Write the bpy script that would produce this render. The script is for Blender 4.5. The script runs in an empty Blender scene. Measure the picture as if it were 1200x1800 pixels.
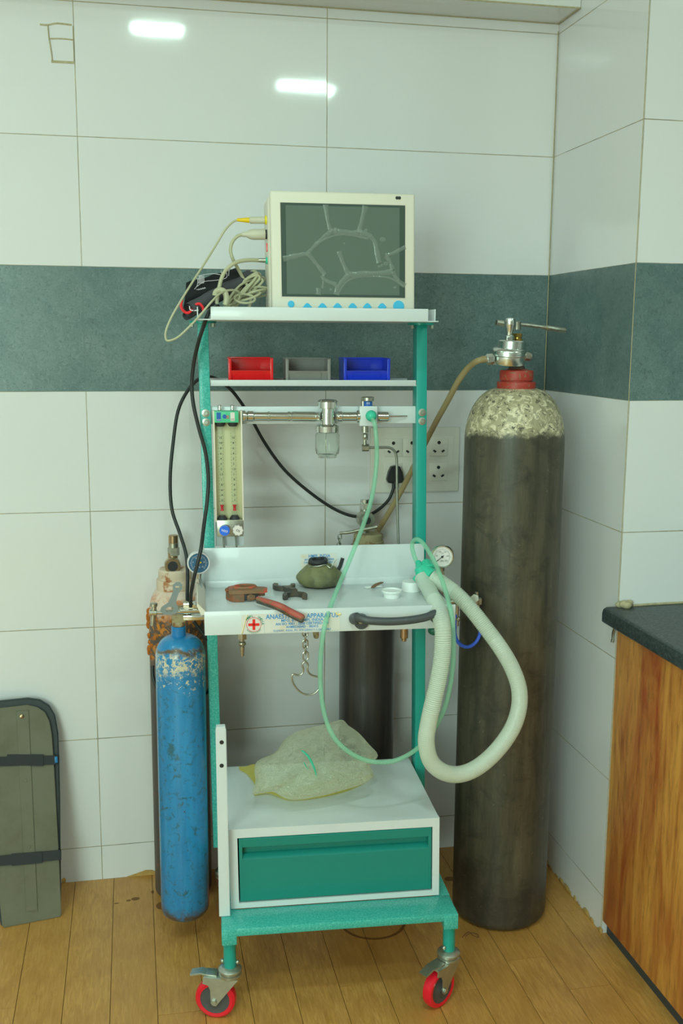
import bpy, bmesh, math, random
from math import sin, cos, pi, radians, sqrt, atan2
from mathutils import Vector as V, Matrix as Mx, noise
random.seed(7)
SC = bpy.context.scene
COL = SC.collection
# ------------------------------------------------------------------ camera
F_PX = 1817.94
CAM = V((0.1096, -2.6341, 1.4262)); YAW, PITCH, ROLL = 0.20002, 0.16588, 0.00682
_f = V((sin(YAW)*cos(PITCH), cos(YAW)*cos(PITCH), -sin(PITCH)))
_r = V((cos(YAW), -sin(YAW), 0)); _u = _r.cross(_f)
RIGHT = cos(ROLL)*_r + sin(ROLL)*_u; UP = -sin(ROLL)*_r + cos(ROLL)*_u; FWD = _f
cd = bpy.data.cameras.new('camera'); cam = bpy.data.objects.new('camera', cd); COL.objects.link(cam)
cd.sensor_fit = 'VERTICAL'; cd.sensor_height = 36.0; cd.lens = F_PX/1800*36.0; cd.clip_start = .05
cam.matrix_world = Mx(((RIGHT.x, UP.x, -FWD.x, CAM.x), (RIGHT.y, UP.y, -FWD.y, CAM.y), (RIGHT.z, UP.z, -FWD.z, CAM.z), (0, 0, 0, 1)))
SC.camera = cam
# ------------------------------------------------------------------ world, lamps, exposure
w = bpy.data.worlds.new('world'); SC.world = w; w.use_nodes = True
w.node_tree.nodes['Background'].inputs[0].default_value = (.80, 1.0, .86, 1)
w.node_tree.nodes['Background'].inputs[1].default_value = .25
SC.view_settings.view_transform = 'Standard'; SC.view_settings.look = 'None'
SC.view_settings.exposure = -0.80; SC.view_settings.gamma = 1.0; SC.view_settings.use_curve_mapping = False
CEIL = 2.7
LAMP = (.680, 1.0, .86)
def lamp(x, y, sx, sy, power):
    l = bpy.data.lights.new('ceiling_lamp_or_fill', 'AREA'); l.shape = 'RECTANGLE'; l.size = sx; l.size_y = sy
    l.energy = power; l.color = LAMP
    o = bpy.data.objects.new('ceiling_lamp_or_fill', l); o.location = (x, y, CEIL-.02); COL.objects.link(o)
lamp(.25, -1.965, .20, .11, 19)
lamp(1.01, -2.79, .29, .14, 20)
lamp(-.95, -2.5, .45, .45, 16)
lamp(-1.0, -1.1, .45, .30, 9)
lamp(2.2, -1.9, .30, .30, 12)
lamp(-1.7, -4.1, 1.2, 1.1, 20)  # broad soft fill added behind the camera to lift shadows, not a known fixture
# daylight from a window in the wall behind the camera, to its left
wl_ = bpy.data.lights.new('window_light', 'AREA'); wl_.shape = 'RECTANGLE'; wl_.size = 1.4; wl_.size_y = 1.5; wl_.energy = 135; wl_.color = (.69, 1.0, .84)
wo_ = bpy.data.objects.new('window_light', wl_); wo_.location = (-1.62, -4.72, 1.55); wo_.rotation_euler = (radians(90), 0, 0); COL.objects.link(wo_)
# ------------------------------------------------------------------ materials
def lin(c): c /= 255; return c/12.92 if c <= .04045 else ((c+.055)/1.055)**2.4
REF = [lin(x) for x in (197, 215, 196)]
def px(r, g, b, k=1.0):
    return tuple(max(.002, min(.92, lin(c)/q*.78*k)) for c, q in zip((r, g, b), REF)) + (1,)
class NT:
    def __init__(s, name):
        s.m = bpy.data.materials.new(name); s.m.use_nodes = True; s.t = s.m.node_tree
        s.b = s.t.nodes['Principled BSDF']; s.out = s.t.nodes['Material Output']
    def n(s, typ, **kw):
        nd = s.t.nodes.new(typ)
        for k, v in kw.items():
            if k.startswith('i_'):
                key = k[2:]; key = int(key) if key.isdigit() else key
                if isinstance(v, bpy.types.NodeSocket): s.t.links.new(v, nd.inputs[key])
                else: nd.inputs[key].default_value = v
            else: setattr(nd, k, v)
        return nd
    def math(s, op, a, b=0, c=0, clamp=False):
        nd = s.n('ShaderNodeMath', operation=op, use_clamp=clamp)
        for i, v in enumerate((a, b, c)):
            if isinstance(v, bpy.types.NodeSocket): s.t.links.new(v, nd.inputs[i])
            else: nd.inputs[i].default_value = v
        return nd.outputs[0]
    def mix(s, f, a, b):
        nd = s.n('ShaderNodeMix', data_type='RGBA')
        for i, v in ((0, f), (6, a), (7, b)):
            if isinstance(v, bpy.types.NodeSocket): s.t.links.new(v, nd.inputs[i])
            else: nd.inputs[i].default_value = v
        return nd.outputs[2]
    def link(s, a, key): s.t.links.new(a, s.b.inputs[key])
    def coords(s, scale=(1, 1, 1), kind='Object'):
        tc = s.n('ShaderNodeTexCoord'); mp = s.n('ShaderNodeMapping'); mp.inputs['Scale'].default_value = scale
        s.t.links.new(tc.outputs[kind], mp.inputs[0]); return mp.outputs[0]
    def noise(s, vec, scale, detail=4, rough=.55, dist=0):
        nd = s.n('ShaderNodeTexNoise', i_Scale=scale, i_Detail=detail, i_Roughness=rough, i_Distortion=dist)
        s.t.links.new(vec, nd.inputs['Vector']); return nd.outputs['Fac']
    def ramp(s, fac, lo, hi):
        nd = s.n('ShaderNodeMapRange'); s.t.links.new(fac, nd.inputs[0])
        nd.inputs[1].default_value = lo; nd.inputs[2].default_value = hi; return nd.outputs[0]
    def bump(s, h, strength=.2, dist=.001, normal=None):
        nd = s.n('ShaderNodeBump', i_Strength=strength, i_Distance=dist); s.t.links.new(h, nd.inputs['Height'])
        if normal is not None: s.t.links.new(normal, nd.inputs['Normal'])
        s.link(nd.outputs[0], 'Normal'); return nd.outputs[0]
def simple(name, col, rough=.45, metal=0., coat=0., trans=0., ior=1.45, alpha=1., var=0., vs=30, bump=0, bs=200, sss=0):
    t = NT(name); b = t.b
    b.inputs['Base Color'].default_value = col; b.inputs['Roughness'].default_value = rough
    b.inputs['Metallic'].default_value = metal; b.inputs['Coat Weight'].default_value = coat
    b.inputs['Transmission Weight'].default_value = trans; b.inputs['IOR'].default_value = ior
    b.inputs['Alpha'].default_value = alpha
    if sss:
        b.inputs['Subsurface Weight'].default_value = sss; b.inputs['Subsurface Scale'].default_value = .01
    if var or bump:
        c = t.coords()
        if var:
            f = t.ramp(t.noise(c, vs, 5, .6), .3, .7)
            dark = tuple(x*(1-var) for x in col[:3])+(1,)
            t.link(t.mix(f, dark, col), 'Base Color')
        if bump: t.bump(t.noise(c, bs, 3), bump, .0008)
    return t.m
def two(name, c1, c2, scale, lo, hi, rough=.5, r2=None, metal=0, stretch=(1, 1, 1), bump=.15, detail=6, dist=0.):
    t = NT(name); v = t.coords(stretch); f = t.ramp(t.noise(v, scale, detail, .65, dist), lo, hi)
    t.link(t.mix(f, c1, c2), 'Base Color'); t.b.inputs['Metallic'].default_value = metal
    if r2 is None: t.b.inputs['Roughness'].default_value = rough
    else: t.link(t.math('MULTIPLY_ADD', f, r2-rough, rough), 'Roughness')
    if bump: t.bump(f, bump, .0006)
    return t.m
H0 = 1.5945     # height of the top of the dark tile band
XC = 1.199      # right-hand corner
DD = .487       # depth of the recess
def wall_material(name, axis, u0, tilt_sign=1):
    t = NT(name); geo = t.n('ShaderNodeNewGeometry'); sep = t.n('ShaderNodeSeparateXYZ'); t.t.links.new(geo.outputs['Position'], sep.inputs[0])
    u = sep.outputs[axis]; z = sep.outputs[2]
    nw = t.noise(geo.outputs['Position'], 18, 3)
    jit = t.math('MULTIPLY_ADD', nw, .0012, -.0006)
    fu = t.math('DIVIDE', t.math('SUBTRACT', t.math('ADD', u, jit), u0), .6)
    fz = t.math('DIVIDE', t.math('SUBTRACT', t.math('ADD', z, jit), H0), .3)
    def d(f, size): return t.math('MULTIPLY', t.math('ABSOLUTE', t.math('SUBTRACT', t.math('FRACT', t.math('ADD', f, .5)), .5)), size)
    du = d(fu, .6); dz = d(fz, .3)
    gw = t.math('MULTIPLY_ADD', t.noise(geo.outputs['Position'], 9, 2), .0016, .0002)
    line = t.math('LESS_THAN', t.math('MINIMUM', du, dz), gw)
    iu = t.math('FLOOR', fu); iz = t.math('FLOOR', fz)
    band = t.math('MULTIPLY', t.math('LESS_THAN', z, H0), t.math('GREATER_THAN', z, H0-.3))
    # white tile
    cl = t.noise(geo.outputs['Position'], 1.6, 2)
    white = t.mix(cl, px(200, 212, 194), px(196, 214, 200))
    # grey cement-look tile
    a = t.noise(geo.outputs['Position'], 9, 8, .72, .6); b = t.noise(geo.outputs['Position'], 75, 7, .85, 1.8); c = t.noise(geo.outputs['Position'], 2.2, 3)
    g = t.mix(t.ramp(a, .35, .66), px(76, 106, 98), px(102, 130, 118))
    g = t.mix(t.math('MULTIPLY', t.ramp(b, .54, .66), .6), g, px(134, 158, 146))
    g = t.mix(t.math('MULTIPLY', t.ramp(b, .47, .37), .95), g, px(58, 82, 76))
    g = t.mix(t.math('MULTIPLY', t.ramp(c, .35, .65), .45), g, px(66, 92, 84))
    col = t.mix(band, white, g)
    grout = t.mix(t.ramp(nw, .35, .6), px(112, 118, 96), px(158, 158, 118))
    grout = t.mix(band, grout, px(92, 118, 108))
    t.link(t.mix(line, col, grout), 'Base Color')
    t.link(t.math('ADD', t.math('MULTIPLY_ADD', band, .30, .055), t.math('MULTIPLY', line, .45)), 'Roughness')
    t.b.inputs['Specular IOR Level'].default_value = .5
    # each tile sits at a very slightly different tilt, glaze is gently wavy
    cb = t.n('ShaderNodeCombineXYZ'); t.t.links.new(iu, cb.inputs[0]); t.t.links.new(iz, cb.inputs[1]); cb.inputs[2].default_value = u0*7+axis
    wn = t.n('ShaderNodeTexWhiteNoise', noise_dimensions='3D'); t.t.links.new(cb.outputs[0], wn.inputs[0])
    vm = t.n('ShaderNodeVectorMath', operation='MULTIPLY_ADD'); t.t.links.new(wn.outputs['Color'], vm.inputs[0])
    vm.inputs[1].default_value = (.007, .007, .007); vm.inputs[2].default_value = (-.0035,)*3
    va = t.n('ShaderNodeVectorMath', operation='ADD'); t.t.links.new(vm.outputs[0], va.inputs[0]); t.t.links.new(geo.outputs['Normal'], va.inputs[1])
    vn = t.n('ShaderNodeVectorMath', operation='NORMALIZE'); t.t.links.new(va.outputs[0], vn.inputs[0])
    h = t.math('ADD', t.math('MULTIPLY', t.noise(geo.outputs['Position'], 22, 2), .25), t.math('MULTIPLY', t.math('MULTIPLY', b, band), .3))
    h = t.math('SUBTRACT', h, t.math('MULTIPLY', line, .4))
    t.bump(h, .22, .0008, vn.outputs[0])
    return t.m
M = {}
M['wall_b'] = wall_material('glazed_wall_tile', 0, 0.0)
M['wall_r'] = wall_material('glazed_wall_tile_side', 1, 0.0)
M['wall_f'] = wall_material('glazed_wall_tile_front', 0, XC)
def floor_material():
    t = NT('oak_vinyl_plank'); geo = t.n('ShaderNodeNewGeometry'); rnd = geo.outputs['Random Per Island']
    mp = t.n('ShaderNodeMapping'); mp.inputs['Scale'].default_value = (14, 1.6, 1)
    off = t.n('ShaderNodeCombineXYZ'); t.t.links.new(t.math('MULTIPLY', rnd, 37.), off.inputs[1]); t.t.links.new(t.math('MULTIPLY', rnd, 11.), off.inputs[0])
    t.t.links.new(geo.outputs['Position'], mp.inputs[0]); t.t.links.new(off.outputs[0], mp.inputs['Location'])
    grain = t.noise(mp.outputs[0], 9, 8, .7, 1.2)
    big = t.noise(mp.outputs[0], 1.3, 3, .5, 2.2)
    wv = t.n('ShaderNodeTexWave', wave_type='RINGS', i_Scale=1.1, i_Distortion=7., i_Detail=3.); t.t.links.new(mp.outputs[0], wv.inputs[0])
    c = t.mix(t.ramp(grain, .3, .72), px(132, 98, 38), px(176, 144, 72))
    c = t.mix(t.math('MULTIPLY', t.ramp(big, .3, .7), .4), c, px(158, 122, 42))
    c = t.mix(t.math('MULTIPLY', t.ramp(wv.outputs['Fac'], .55, .95), .22), c, px(118, 84, 34))
    c = t.mix(t.math('MULTIPLY', rnd, .45), c, px(140, 106, 40)); hs = t.n('ShaderNodeHueSaturation'); hs.inputs['Value'].default_value = 1.30; hs.inputs['Saturation'].default_value = .98; t.t.links.new(c, hs.inputs['Color']); c = hs.outputs[0]
    t.link(c, 'Base Color'); t.link(t.math('MULTIPLY_ADD', grain, .2, .26), 'Roughness'); t.bump(grain, .12, .0006)
    return t.m
M['floor'] = floor_material()
M['gap'] = simple('plank_gap', px(84, 66, 30), .8)
def wood_material():
    t = NT('reddish_laminate'); v = t.coords((1, 1, .16)); v2 = t.coords((1, 1, .5))
    a = t.noise(v, 16, 5, .6, .6); b = t.noise(v, 70, 4, .6, .3); c = t.noise(v2, 26, 5, .7, 2.0)
    col = t.mix(t.ramp(a, .32, .62), px(162, 82, 34), px(244, 164, 72))
    col = t.mix(t.math('MULTIPLY', t.ramp(b, .5, .72), .55), col, px(104, 54, 24))
    col = t.mix(t.math('MULTIPLY', t.ramp(c, .55, .75), .35), col, px(206, 140, 70))
    t.link(col, 'Base Color'); t.b.inputs['Roughness'].default_value = .32; return t.m
M['wood'] = wood_material()
def granite():
    t = NT('dark_granite'); v = t.coords(); a = t.noise(v, 160, 4, .8); b = t.noise(v, 14, 4)
    c = t.mix(t.ramp(a, .45, .75), px(34, 46, 42), px(84, 104, 98)); c = t.mix(t.math('MULTIPLY', b, .35), c, px(56, 70, 66))
    t.link(c, 'Base Color'); t.b.inputs['Roughness'].default_value = .3; return t.m
M['granite'] = granite()
M['white'] = simple('white_enamel', px(192, 213, 198), .3, coat=.2, var=.04, vs=8)
M['white_edge'] = two('white_enamel_chipped', px(180, 200, 186), px(150, 124, 80), 40, .70, .76, .35)
M['teal'] = simple('teal_enamel', px(22, 148, 126), .38, coat=.15, bump=.25, bs=350)
def hammer():
    t = NT('teal_hammertone'); v = t.coords(); a = t.noise(v, 260, 2, .5)
    t.link(t.mix(t.ramp(a, .4, .7), px(44, 160, 138), px(82, 184, 158)), 'Base Color'); t.b.inputs['Roughness'].default_value = .28
    t.bump(a, .5, .0009); return t.m
M['drawer'] = simple('teal_drawer_enamel', px(24, 126, 106), .38, coat=.15, bump=.2, bs=350)
M['hammer'] = hammer()
M['zinc'] = simple('zinc_plate', (.52, .54, .48, 1), .34, .85, var=.15, vs=60)
M['chrome'] = simple('chrome', (.74, .77, .73, 1), .12, 1.)
M['nickel'] = simple('worn_nickel', (.58, .57, .49, 1), .35, 1., var=.35, vs=80)
M['steel'] = simple('dull_steel', (.36, .38, .34, 1), .42, .9, var=.2, vs=60)
M['satin'] = simple('satin_chrome', (.72, .76, .72, 1), .24, 1.)
M['brass'] = simple('brass', (.55, .36, .10, 1), .28, 1., var=.2, vs=60)
M['copper'] = simple('coppery_brass', (.50, .36, .22, 1), .3, 1., var=.2)
M['red_tyre'] = simple('red_polyurethane', px(205, 24, 40), .35, coat=.2)
M['rubber'] = simple('black_rubber', px(40, 44, 42), .55)
M['cable'] = simple('black_cable', px(36, 42, 38), .38)
M['hub'] = simple('grey_black_plastic', px(70, 76, 70), .5, bump=.1)
M['cream'] = simple('cream_plastic', px(198, 208, 178, 1.0), .42)
M['cream_d'] = simple('cream_plastic_side', px(198, 204, 174), .5)
M['beige'] = simple('beige_cable', px(164, 174, 132), .42)
M['beige2'] = simple('pale_beige_plastic', px(178, 188, 156), .42)
M['yellow'] = simple('yellow_plastic', px(232, 190, 20), .4)
M['lime'] = simple('lime_ring', px(206, 206, 40), .4)
M['cyan'] = simple('cyan_button', px(64, 178, 200), .38)
def screen_m():
    t = NT('screen_glass'); t.b.inputs['Base Color'].default_value = px(92, 116, 98, .8); t.b.inputs['Roughness'].default_value = .22
    t.b.inputs['Coat Weight'].default_value = .5; return t.m
M['screen'] = screen_m()
M['bezel'] = simple('dark_bezel', px(58, 78, 66), .25, coat=.3)
M['film'] = simple('film_wrinkle', px(134, 158, 136), .25, coat=.4, alpha=.42)
M['red'] = simple('red_plastic', px(222, 32, 34), .28, coat=.2)
M['red_float'] = simple('dark_red_float', px(170, 40, 44), .4)
M['grey'] = simple('grey_plastic', px(126, 136, 122), .35, coat=.1)
M['blue'] = simple('blue_plastic', px(32, 62, 190), .28, coat=.2)
M['paper'] = two('yellowed_label', px(196, 208, 186), px(196, 190, 140), 25, .55, .75, .5, bump=0)
M['ink_b'] = simple('blue_ink', px(56, 140, 186), .5)
M['ink_r'] = simple('red_ink', px(226, 40, 30), .5)
M['ink_g'] = simple('green_ink', px(40, 140, 100), .5)
M['ink_k'] = simple('black_ink', px(36, 40, 36), .5)
M['ink_w'] = simple('white_ink', px(214, 222, 210), .5)
M['tape'] = simple('yellowed_tape', px(214, 206, 130), .4)
M['handle'] = simple('charcoal_handle', px(66, 76, 72), .4, coat=.1)
M['green_p'] = simple('green_plastic', px(52, 186, 142), .35, coat=.2)
M['green_d'] = simple('dark_green_knob', px(20, 90, 66), .4)
M['knob_b'] = simple('blue_knob', px(44, 110, 206), .35)
M['knob_w'] = simple('white_knob', px(206, 210, 190), .4)
M['fm_back'] = simple('cream_acrylic', px(180, 192, 142), .3)
M['fm_frame'] = simple('clear_cover_edge', px(204, 208, 176), .3)
M['label_g'] = simple('green_label', px(74, 186, 130), .4)
M['label_b'] = simple('blue_label', px(30, 92, 156), .4)
M['glass'] = simple('clear_glass', (.93, .97, .93, 1), .03, trans=1., ior=1.2)
def clear(name, col, rough=.12, fac=.5, coat=.6, sss=.0):
    t = NT(name); t.b.inputs['Base Color'].default_value = col; t.b.inputs['Roughness'].default_value = rough; t.b.inputs['Coat Weight'].default_value = coat
    tr = t.n('ShaderNodeBsdfTransparent'); tr.inputs[0].default_value = tuple(min(1, x*.6+.4) for x in col[:3])+(1,)
    tl = t.n('ShaderNodeBsdfTranslucent'); tl.inputs[0].default_value = col
    m1 = t.n('ShaderNodeMixShader'); m1.inputs[0].default_value = .35
    t.t.links.new(t.b.outputs[0], m1.inputs[1]); t.t.links.new(tl.outputs[0], m1.inputs[2])
    m2 = t.n('ShaderNodeMixShader'); m2.inputs[0].default_value = fac
    t.t.links.new(m1.outputs[0], m2.inputs[1]); t.t.links.new(tr.outputs[0], m2.inputs[2])
    t.t.links.new(m2.outputs[0], t.out.inputs[0]); return t.m, t
M['green_tube'] = clear('green_pvc_tube', px(160, 222, 180, 1.15), .1, .60)[0]
M['hose'] = clear('milky_corrugated_plastic', px(194, 224, 190, 1.15), .3, .17, .3)[0]
M['clear_hose'] = clear('aged_clear_hose', px(176, 172, 118), .2, .2)[0]
M['tube_glass'] = clear('flow_tube_glass', (.92, .94, .88, 1), .08, .86)[0]
def bag_mat():
    t = NT('yellow_crinkled_film'); t.b.inputs['Base Color'].default_value = px(236, 236, 182, 1.25); t.b.inputs['Roughness'].default_value = .16; t.b.inputs['Coat Weight'].default_value = 1.
    t.b.inputs['Coat Roughness'].default_value = .05
    v = t.coords(); n1 = t.noise(v, 22, 3, .6, 1.8)
    vo = t.n('ShaderNodeTexVoronoi', feature='DISTANCE_TO_EDGE', i_Scale=26.); t.t.links.new(v, vo.inputs['Vector'])
    nb = t.bump(t.math('ADD', n1, t.math('MULTIPLY', t.ramp(vo.outputs['Distance'], 0, .35), .5)), 1.0, .008)
    tr = t.n('ShaderNodeBsdfTransparent'); tr.inputs[0].default_value = (.93, .95, .84, 1)
    tl = t.n('ShaderNodeBsdfTranslucent'); tl.inputs[0].default_value = px(230, 230, 170, 1.25)
    m1 = t.n('ShaderNodeMixShader'); m1.inputs[0].default_value = .4; t.t.links.new(t.b.outputs[0], m1.inputs[1]); t.t.links.new(tl.outputs[0], m1.inputs[2])
    lw = t.n('ShaderNodeLayerWeight'); lw.inputs[0].default_value = .45; t.t.links.new(nb, lw.inputs['Normal'])
    m2 = t.n('ShaderNodeMixShader'); t.t.links.new(t.math('MULTIPLY_ADD', lw.outputs['Facing'], -.75, .84, clamp=True), m2.inputs[0])
    t.t.links.new(m1.outputs[0], m2.inputs[1]); t.t.links.new(tr.outputs[0], m2.inputs[2]); t.t.links.new(m2.outputs[0], t.out.inputs[0]); return t.m
M['bag'] = bag_mat()
M['bag_edge'] = clear('yellow_film_seam', px(216, 210, 120, 1.1), .2, .12, .6)[0]
M['blue_tube'] = simple('blue_hose', px(50, 98, 204), .3, coat=.2)
M['cuff'] = simple('charcoal_nylon', px(98, 106, 104), .75, bump=.3, bs=700)
M['cuff_k'] = simple('black_nylon', px(42, 48, 46), .7, bump=.3, bs=700)
M['red_trim'] = simple('red_trim', px(226, 36, 40), .5)
M['wrench_jaw'] = two('rusted_red_iron', px(122, 98, 62), px(186, 84, 62), 38, .52, .62, .55, dist=.6)
M['wrench_red'] = two('worn_red_paint', px(160, 84, 66), px(122, 108, 70), 40, .50, .58, .55, dist=.5)
M['rusty_iron'] = two('rusty_iron', px(104, 84, 54), px(134, 84, 50), 60, .45, .6, .6)
M['iron'] = two('dark_iron', px(72, 76, 64), px(112, 96, 62), 50, .5, .68, .5, metal=.3)
M['olive'] = two('olive_rubber', px(108, 116, 72), px(74, 82, 56), 12, .45, .65, .6)
M['whitecap'] = simple('white_plastic', px(212, 224, 210, 1.1), .35, sss=.1)
M['board'] = two('olive_grey_vinyl', px(98, 104, 80), px(84, 88, 62), 5, .4, .65, .5, bump=.05)
M['board_d'] = simple('dark_padding', px(52, 62, 58), .6)
M['strap'] = simple('black_webbing', px(46, 52, 50), .8, bump=.4, bs=900)
M['socket'] = simple('ivory_switch_plate', px(196, 208, 182), .35)
M['putty'] = simple('yellow_putty', px(176, 152, 80), .8, var=.3, vs=80)
M['redpaint'] = two('chipped_red_paint', px(150, 54, 38), px(110, 108, 72), 90, .56, .64, .45, dist=.6)
M['olivepaint'] = two('flaking_cream_paint', px(150, 152, 108), px(120, 96, 58), 50, .5, .62, .6)
# gas cylinder bodies: worn paint that changes with height (object z = height above the foot)
def cyl_mat(name, base, base2, layers, streak=(1, 1, .12), rough=.45, spec=None):
    """layers: list of (z0, z1, soft, color, noise scale, lo, hi)"""
    t = NT(name); tc = t.n('ShaderNodeTexCoord'); sep = t.n('ShaderNodeSeparateXYZ'); t.t.links.new(tc.outputs['Object'], sep.inputs[0])
    z = sep.outputs[2]; v = t.coords(streak); v1 = t.coords()
    f = t.noise(v, 28, 6, .7); c = t.mix(t.ramp(f, .35, .68), base, base2); edge = t.noise(v1, 22, 5, .7)
    zz = t.math('ADD', z, t.math('MULTIPLY_ADD', edge, .05, -.025))
    for (z0, z1, soft, colr, sc, lo, hi) in layers:
        m = t.math('MULTIPLY', t.ramp(zz, z0-soft, z0+soft), t.ramp(zz, z1+soft, z1-soft))
        m = t.math('MULTIPLY', m, t.ramp(t.noise(v1, sc, 7, .72, .8), lo, hi)); c = t.mix(m, c, colr)
    t.link(c, 'Base Color'); t.b.inputs['Roughness'].default_value = rough; t.bump(f, .12, .0008)
    if spec: t.b.inputs['Coat Weight'].default_value = spec
    return t.m
M['big'] = cyl_mat('worn_black_cylinder', px(50, 53, 40), px(82, 82, 60), [
    (0, .14, .04, px(50, 50, 42), 20, .3, .6), (0, 1.20, .02, px(112, 108, 80), 70, .64, .70),
    (0.1, 1.2, .02, px(120, 84, 44), 30, .70, .74), (0, 1.22, .01, px(186, 186, 160), 95, .72, .75),
    (1.215, 1.5, .008, px(150, 152, 112), 14, .2, .45), (1.215, 1.5, .008, px(198, 202, 158), 62, .50, .57),
    (1.21, 1.5, .01, px(76, 76, 58), 80, .55, .61), (0, 1.21, .02, px(40, 42, 34), 16, .50, .72)], rough=.42)
M['rear'] = cyl_mat('black_cylinder', px(52, 52, 48), px(64, 64, 56), [(0, 1, .01, px(120, 112, 84), 60, .72, .76), (0, 1, .01, px(92, 84, 70), 16, .68, .75)], rough=.32, spec=.2)
M['rusty'] = cyl_mat('rusting_cylinder', px(62, 62, 54), px(76, 72, 58), [
    (.62, .775, .02, px(178, 120, 36), 40, .50, .56), (.62, .77, .02, px(104, 70, 36), 50, .55, .62), (.755, 1, .014, px(196, 190, 160), 8, .1, .35), (.74, .80, .01, px(178, 120, 66), 24, .45, .56),
    (0, .5, .01, px(150, 78, 36), 45, .60, .66)], rough=.5)
M['creamrust'] = two('rusting_cream_paint', px(190, 186, 152), px(150, 104, 56), 34, .52, .62, .6)
M['bluec'] = cyl_mat('blue_cylinder', px(20, 116, 158), px(46, 138, 174), [
    (.0, .60, .02, px(40, 96, 104), 48, .54, .64), (.0, .62, .01, px(66, 74, 62), 110, .60, .66),
    (.615, .662, .010, px(190, 196, 156), 95, .48, .53), (.575, .625, .012, px(190, 196, 156), 120, .56, .60), (.657, .670, .003, px(92, 80, 52), 14, .40, .50),
    (-.1, .03, .012, px(76, 66, 46), 30, .35, .5)], rough=.3, spec=.3)
# ------------------------------------------------------------------ building tools
TH = radians(-3.5)
CO = V((.2635, -.655, 0))
CF0 = Mx.Translation(CO) @ Mx.Rotation(TH, 4, 'Z')                      # frame of the cart, upright
_sh = Mx.Identity(4); _sh[0][2] = -.015; _sh[0][3] = .015*.235
CF = CF0 @ _sh                                                           # the cart's slight lean to the left
I4 = Mx.Identity(4)
def ray(u, v): return (RIGHT*((u-600)/F_PX) - UP*((v-900)/F_PX) + FWD)
def ay(u, v, y): d = ray(u, v); return CAM + d*((y-CAM.y)/d.y)
def az(u, v, z): d = ray(u, v); return CAM + d*((z-CAM.z)/d.z)
EYB = (CF0.to_3x3() @ V((0, 1, 0)))
def at(u, v, b): d = ray(u, v); return CAM + d*((b-(CAM-CO).dot(EYB))/d.dot(EYB))
def la(u, v, b): return CF0.inverted() @ at(u, v, b)
def ap(u, v, P0, n): d = ray(u, v); return CAM + d*((P0-CAM).dot(n)/d.dot(n))
MW = {}
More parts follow.
